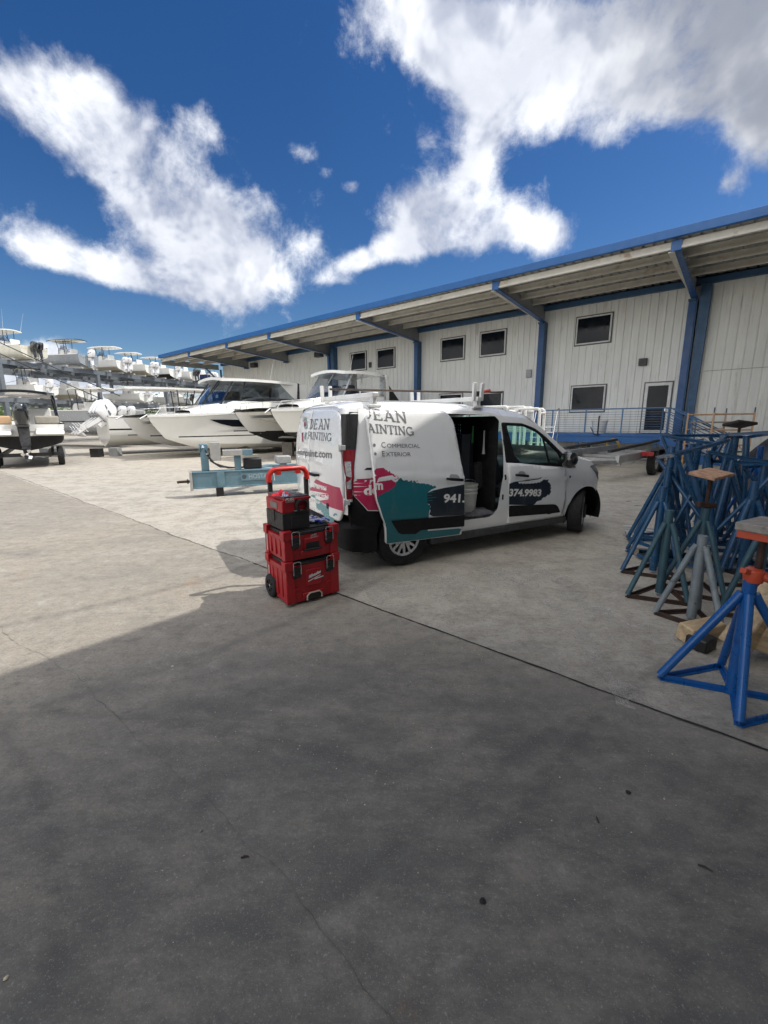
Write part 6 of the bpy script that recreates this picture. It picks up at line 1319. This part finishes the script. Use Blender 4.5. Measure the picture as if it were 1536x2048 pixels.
for dz, lab in ((0, 'upper cable sloping down across the boat rack'), (-.75, 'lower cable sloping down across the boat rack')):
    a, b = gd(-20,676,30), gd(240,792,30); tag(MB().tube([a+Vector((0,0,dz)), (a+b)/2+Vector((0,0,dz-.06)), b+Vector((0,0,dz))], .03, 6).build('cable', BLACK, None), lab, 'cable')
RG1, RG2 = 'boats on the top tier of the rack', 'boats on the middle tier of the rack'
hdr = math.atan2(rp.y, rp.x)
mk = [
 (-1.2, 6.56, 'centre_console_boat', 'cream hulled boat with white T-top and twin black outboards on the top tier', dict(L=8.5,B=2.7,hm=HULLC,eng=BDK,ne=2)),
 (4.4, 6.56, 'bowrider_boat', 'dark bottomed boat with black hardtop and white outboard on the top tier', dict(hm=HULLG,top=BDK,eng=BOWL,ne=1,es=1.2,roof=(.10,.62))),
 (8.3, 6.56, 'centre_console_boat', 'grey bottomed boat with wide white hardtop and twin white outboards on the top tier', dict(hm=HULLW,eng=BOWL,ne=2,under=BEIGE,roof=(.12,.60))),
 (11.8, 6.56, 'centre_console_boat', 'beige bottomed boat with rounded white top, third along the top tier', dict(hm=HULLW,eng=BOWL,ne=2,under=BEIGE)),
 (15.2, 6.56, 'centre_console_boat', 'white T-top boat with one white and dark outboard, just left of the canopy end', dict(hm=HULLW,eng=BOWL,ne=1,es=1.15,under=BOTT)),
 (18.4, 6.56, 'bowrider_boat', 'small boat with black outboards and blue top seen at the canopy tip', dict(L=6.5,B=2.3,top=NAVYH,eng=BDK,ne=2,hm=HULLW)),
 (21.6, 6.56, 'bowrider_boat', 'navy hulled boat with two white outboards under the canopy end', dict(L=6.5,B=2.3,hm=NAVYH,eng=BOWL,ne=2,ttop=False)),
 (24.8, 6.56, 'centre_console_boat', 'white boat with tall white outboards right of the navy hull on the rack', dict(hm=HULLW,eng=BOWL,ne=2,under=BEIGE)),
 (28.2, 6.56, 'centre_console_boat', 'white boat with low top, second from the wall corner on the rack', dict(hm=HULLW,eng=BOWL,ne=2,ttop=False)),
 (31.8, 6.56, 'centre_console_boat', 'farthest white boat on the top tier, by the corner of the warehouse', dict(hm=HULLW,eng=BOWL,ne=3)),
 (-5.2, 3.78, 'bowrider_boat', 'white runabout at the left edge on the middle tier', dict(L=6.5,B=2.4,D=1.1,ttop=False,eng=BDK,ne=1)),
 (.2, 3.78, 'bowrider_boat', 'white runabout with black bimini and one white outboard on the middle tier', dict(L=6.8,B=2.5,D=1.1,top=BDK,eng=BOWL,ne=1,es=1.2,under=BEIGE,roof=(.2,.5))),
 (3.8, 3.78, 'pontoon_boat', 'white deck boat with dark rail and beige bottom on the middle tier', dict(L=6.8,B=2.6,D=1.1,ttop=False,eng=BOWL,ne=1,under=BEIGE)),
 (10.5, 3.78, 'centre_console_boat', 'small boat with black bimini frame on the middle tier behind the hardtop', dict(L=6.5,B=2.3,D=1.0,eng=BOWL,ne=1,top=BDK,roof=(.3,.5))),
 (17.2, 3.78, 'centre_console_boat', 'boat with dark T-top on the middle tier near the cabin glass', dict(L=6.8,B=2.4,D=1.0,eng=BDK,ne=1,top=BDK)),
]
for q_, (k, z, nm, lab, kw) in enumerate(mk):
    bo = console_boat(nm, lab, rack_pt(k+(1.2 if q_ == 0 else .3), -.7, z), hdr, group=RG1 if z > 5 else RG2, ant=q_ == 0, **kw); bo.scale = (.80,)*3
console_boat('runabout', 'small white skiff with low cabin below the rack', rack_pt(10.5, -1.0, .5), hdr, L=6.5, B=2.3, D=1.0, ttop=False, ne=1)
# bimini rail on the deck boat of the middle tier
# ---------------------------------------------------------------- hedge line and far trees
lm, t, b = new_mat('leaf'); oi = t.node('ShaderNodeTexCoord').outputs['Object']
n1 = t.noise(oi, .9, 4); n2 = t.noise(oi, 7, 2); c = t.mix(t.ramp(n1, .35, .65), (.045,.10,.022), (.10,.16,.04)); c = t.mix(t.ramp(n2, .4, .7, 0, .6), c, (.03,.075,.02)); t.set(b.inputs['Base Color'], c); b.inputs['Roughness'].default_value = .6
def tree(loc, H, Wd, lab, seed):
    r = random.Random(seed); o = thing('tree', lab, 'tree', loc, r.uniform(0, 6), 'trees beyond the boat rack'); mb = MB().tube([(0,0,0),(.1,.05,H*.35),(.0,.1,H*.6)], [.14,.10,.06], 8)
    for k in range(6): a = r.uniform(0, 6.3); mb.tube([(0,.02,H*(.25+.05*k)),(math.cos(a)*Wd*.25,math.sin(a)*Wd*.25,H*(.5+.05*k))], [.06,.025], 6)
    mb.build('trunk', M('bark', (.09,.07,.05), .9), o)
    mb = MB(); cl = [(r.uniform(-.5,.5)*Wd, r.uniform(-.5,.5)*Wd, H*r.uniform(.35,.92), r.uniform(.16,.30)*Wd) for _ in range(14)]
    for cx_, cy_, cz_, rr in cl:
        for _ in range(85):
            v = Vector((r.gauss(0,1), r.gauss(0,1), r.gauss(0,1))).normalized()*rr*r.uniform(.55,1.05); v.z *= .75; c0 = Vector((cx_,cy_,cz_))+v
            if c0.z < .2: continue
            a = Vector((r.gauss(0,1), r.gauss(0,1), r.gauss(0,.7))).normalized(); b_ = a.cross(Vector((r.gauss(0,1), r.gauss(0,1), r.gauss(0,1)))).normalized(); s = r.uniform(.10,.22)
            mb.add([c0-a*s, c0-b_*s*.45, c0+a*s, c0+b_*s*.45], [(0,1,2,3)])
    mb.build('crown', lm, o, smooth=0)
r_ = random.Random(3); kinds = ['rounded green tree', 'ragged bright green tree', 'low dark green tree', 'spreading green tree', 'bushy yellow green tree']
wherew = ['at the left edge under the rack', 'right of the black outboard', 'between the rack posts at the left', 'behind the low white skiff', 'above the grey hull', 'behind the rack near the hardtop', 'farther right behind the rack', 'behind the catamaran bow', 'far behind the long catamaran', 'beyond the corner of the warehouse']
for k in range(10):
    x = -40+190*.0+k*48; p = gd(-30+k*48, 850, 66+r_.uniform(-4, 4)); tree((p.x,p.y,0), r_.uniform(4.6,5.8), r_.uniform(4.2,5.6), kinds[k % 5]+' '+wherew[k], 40+k)
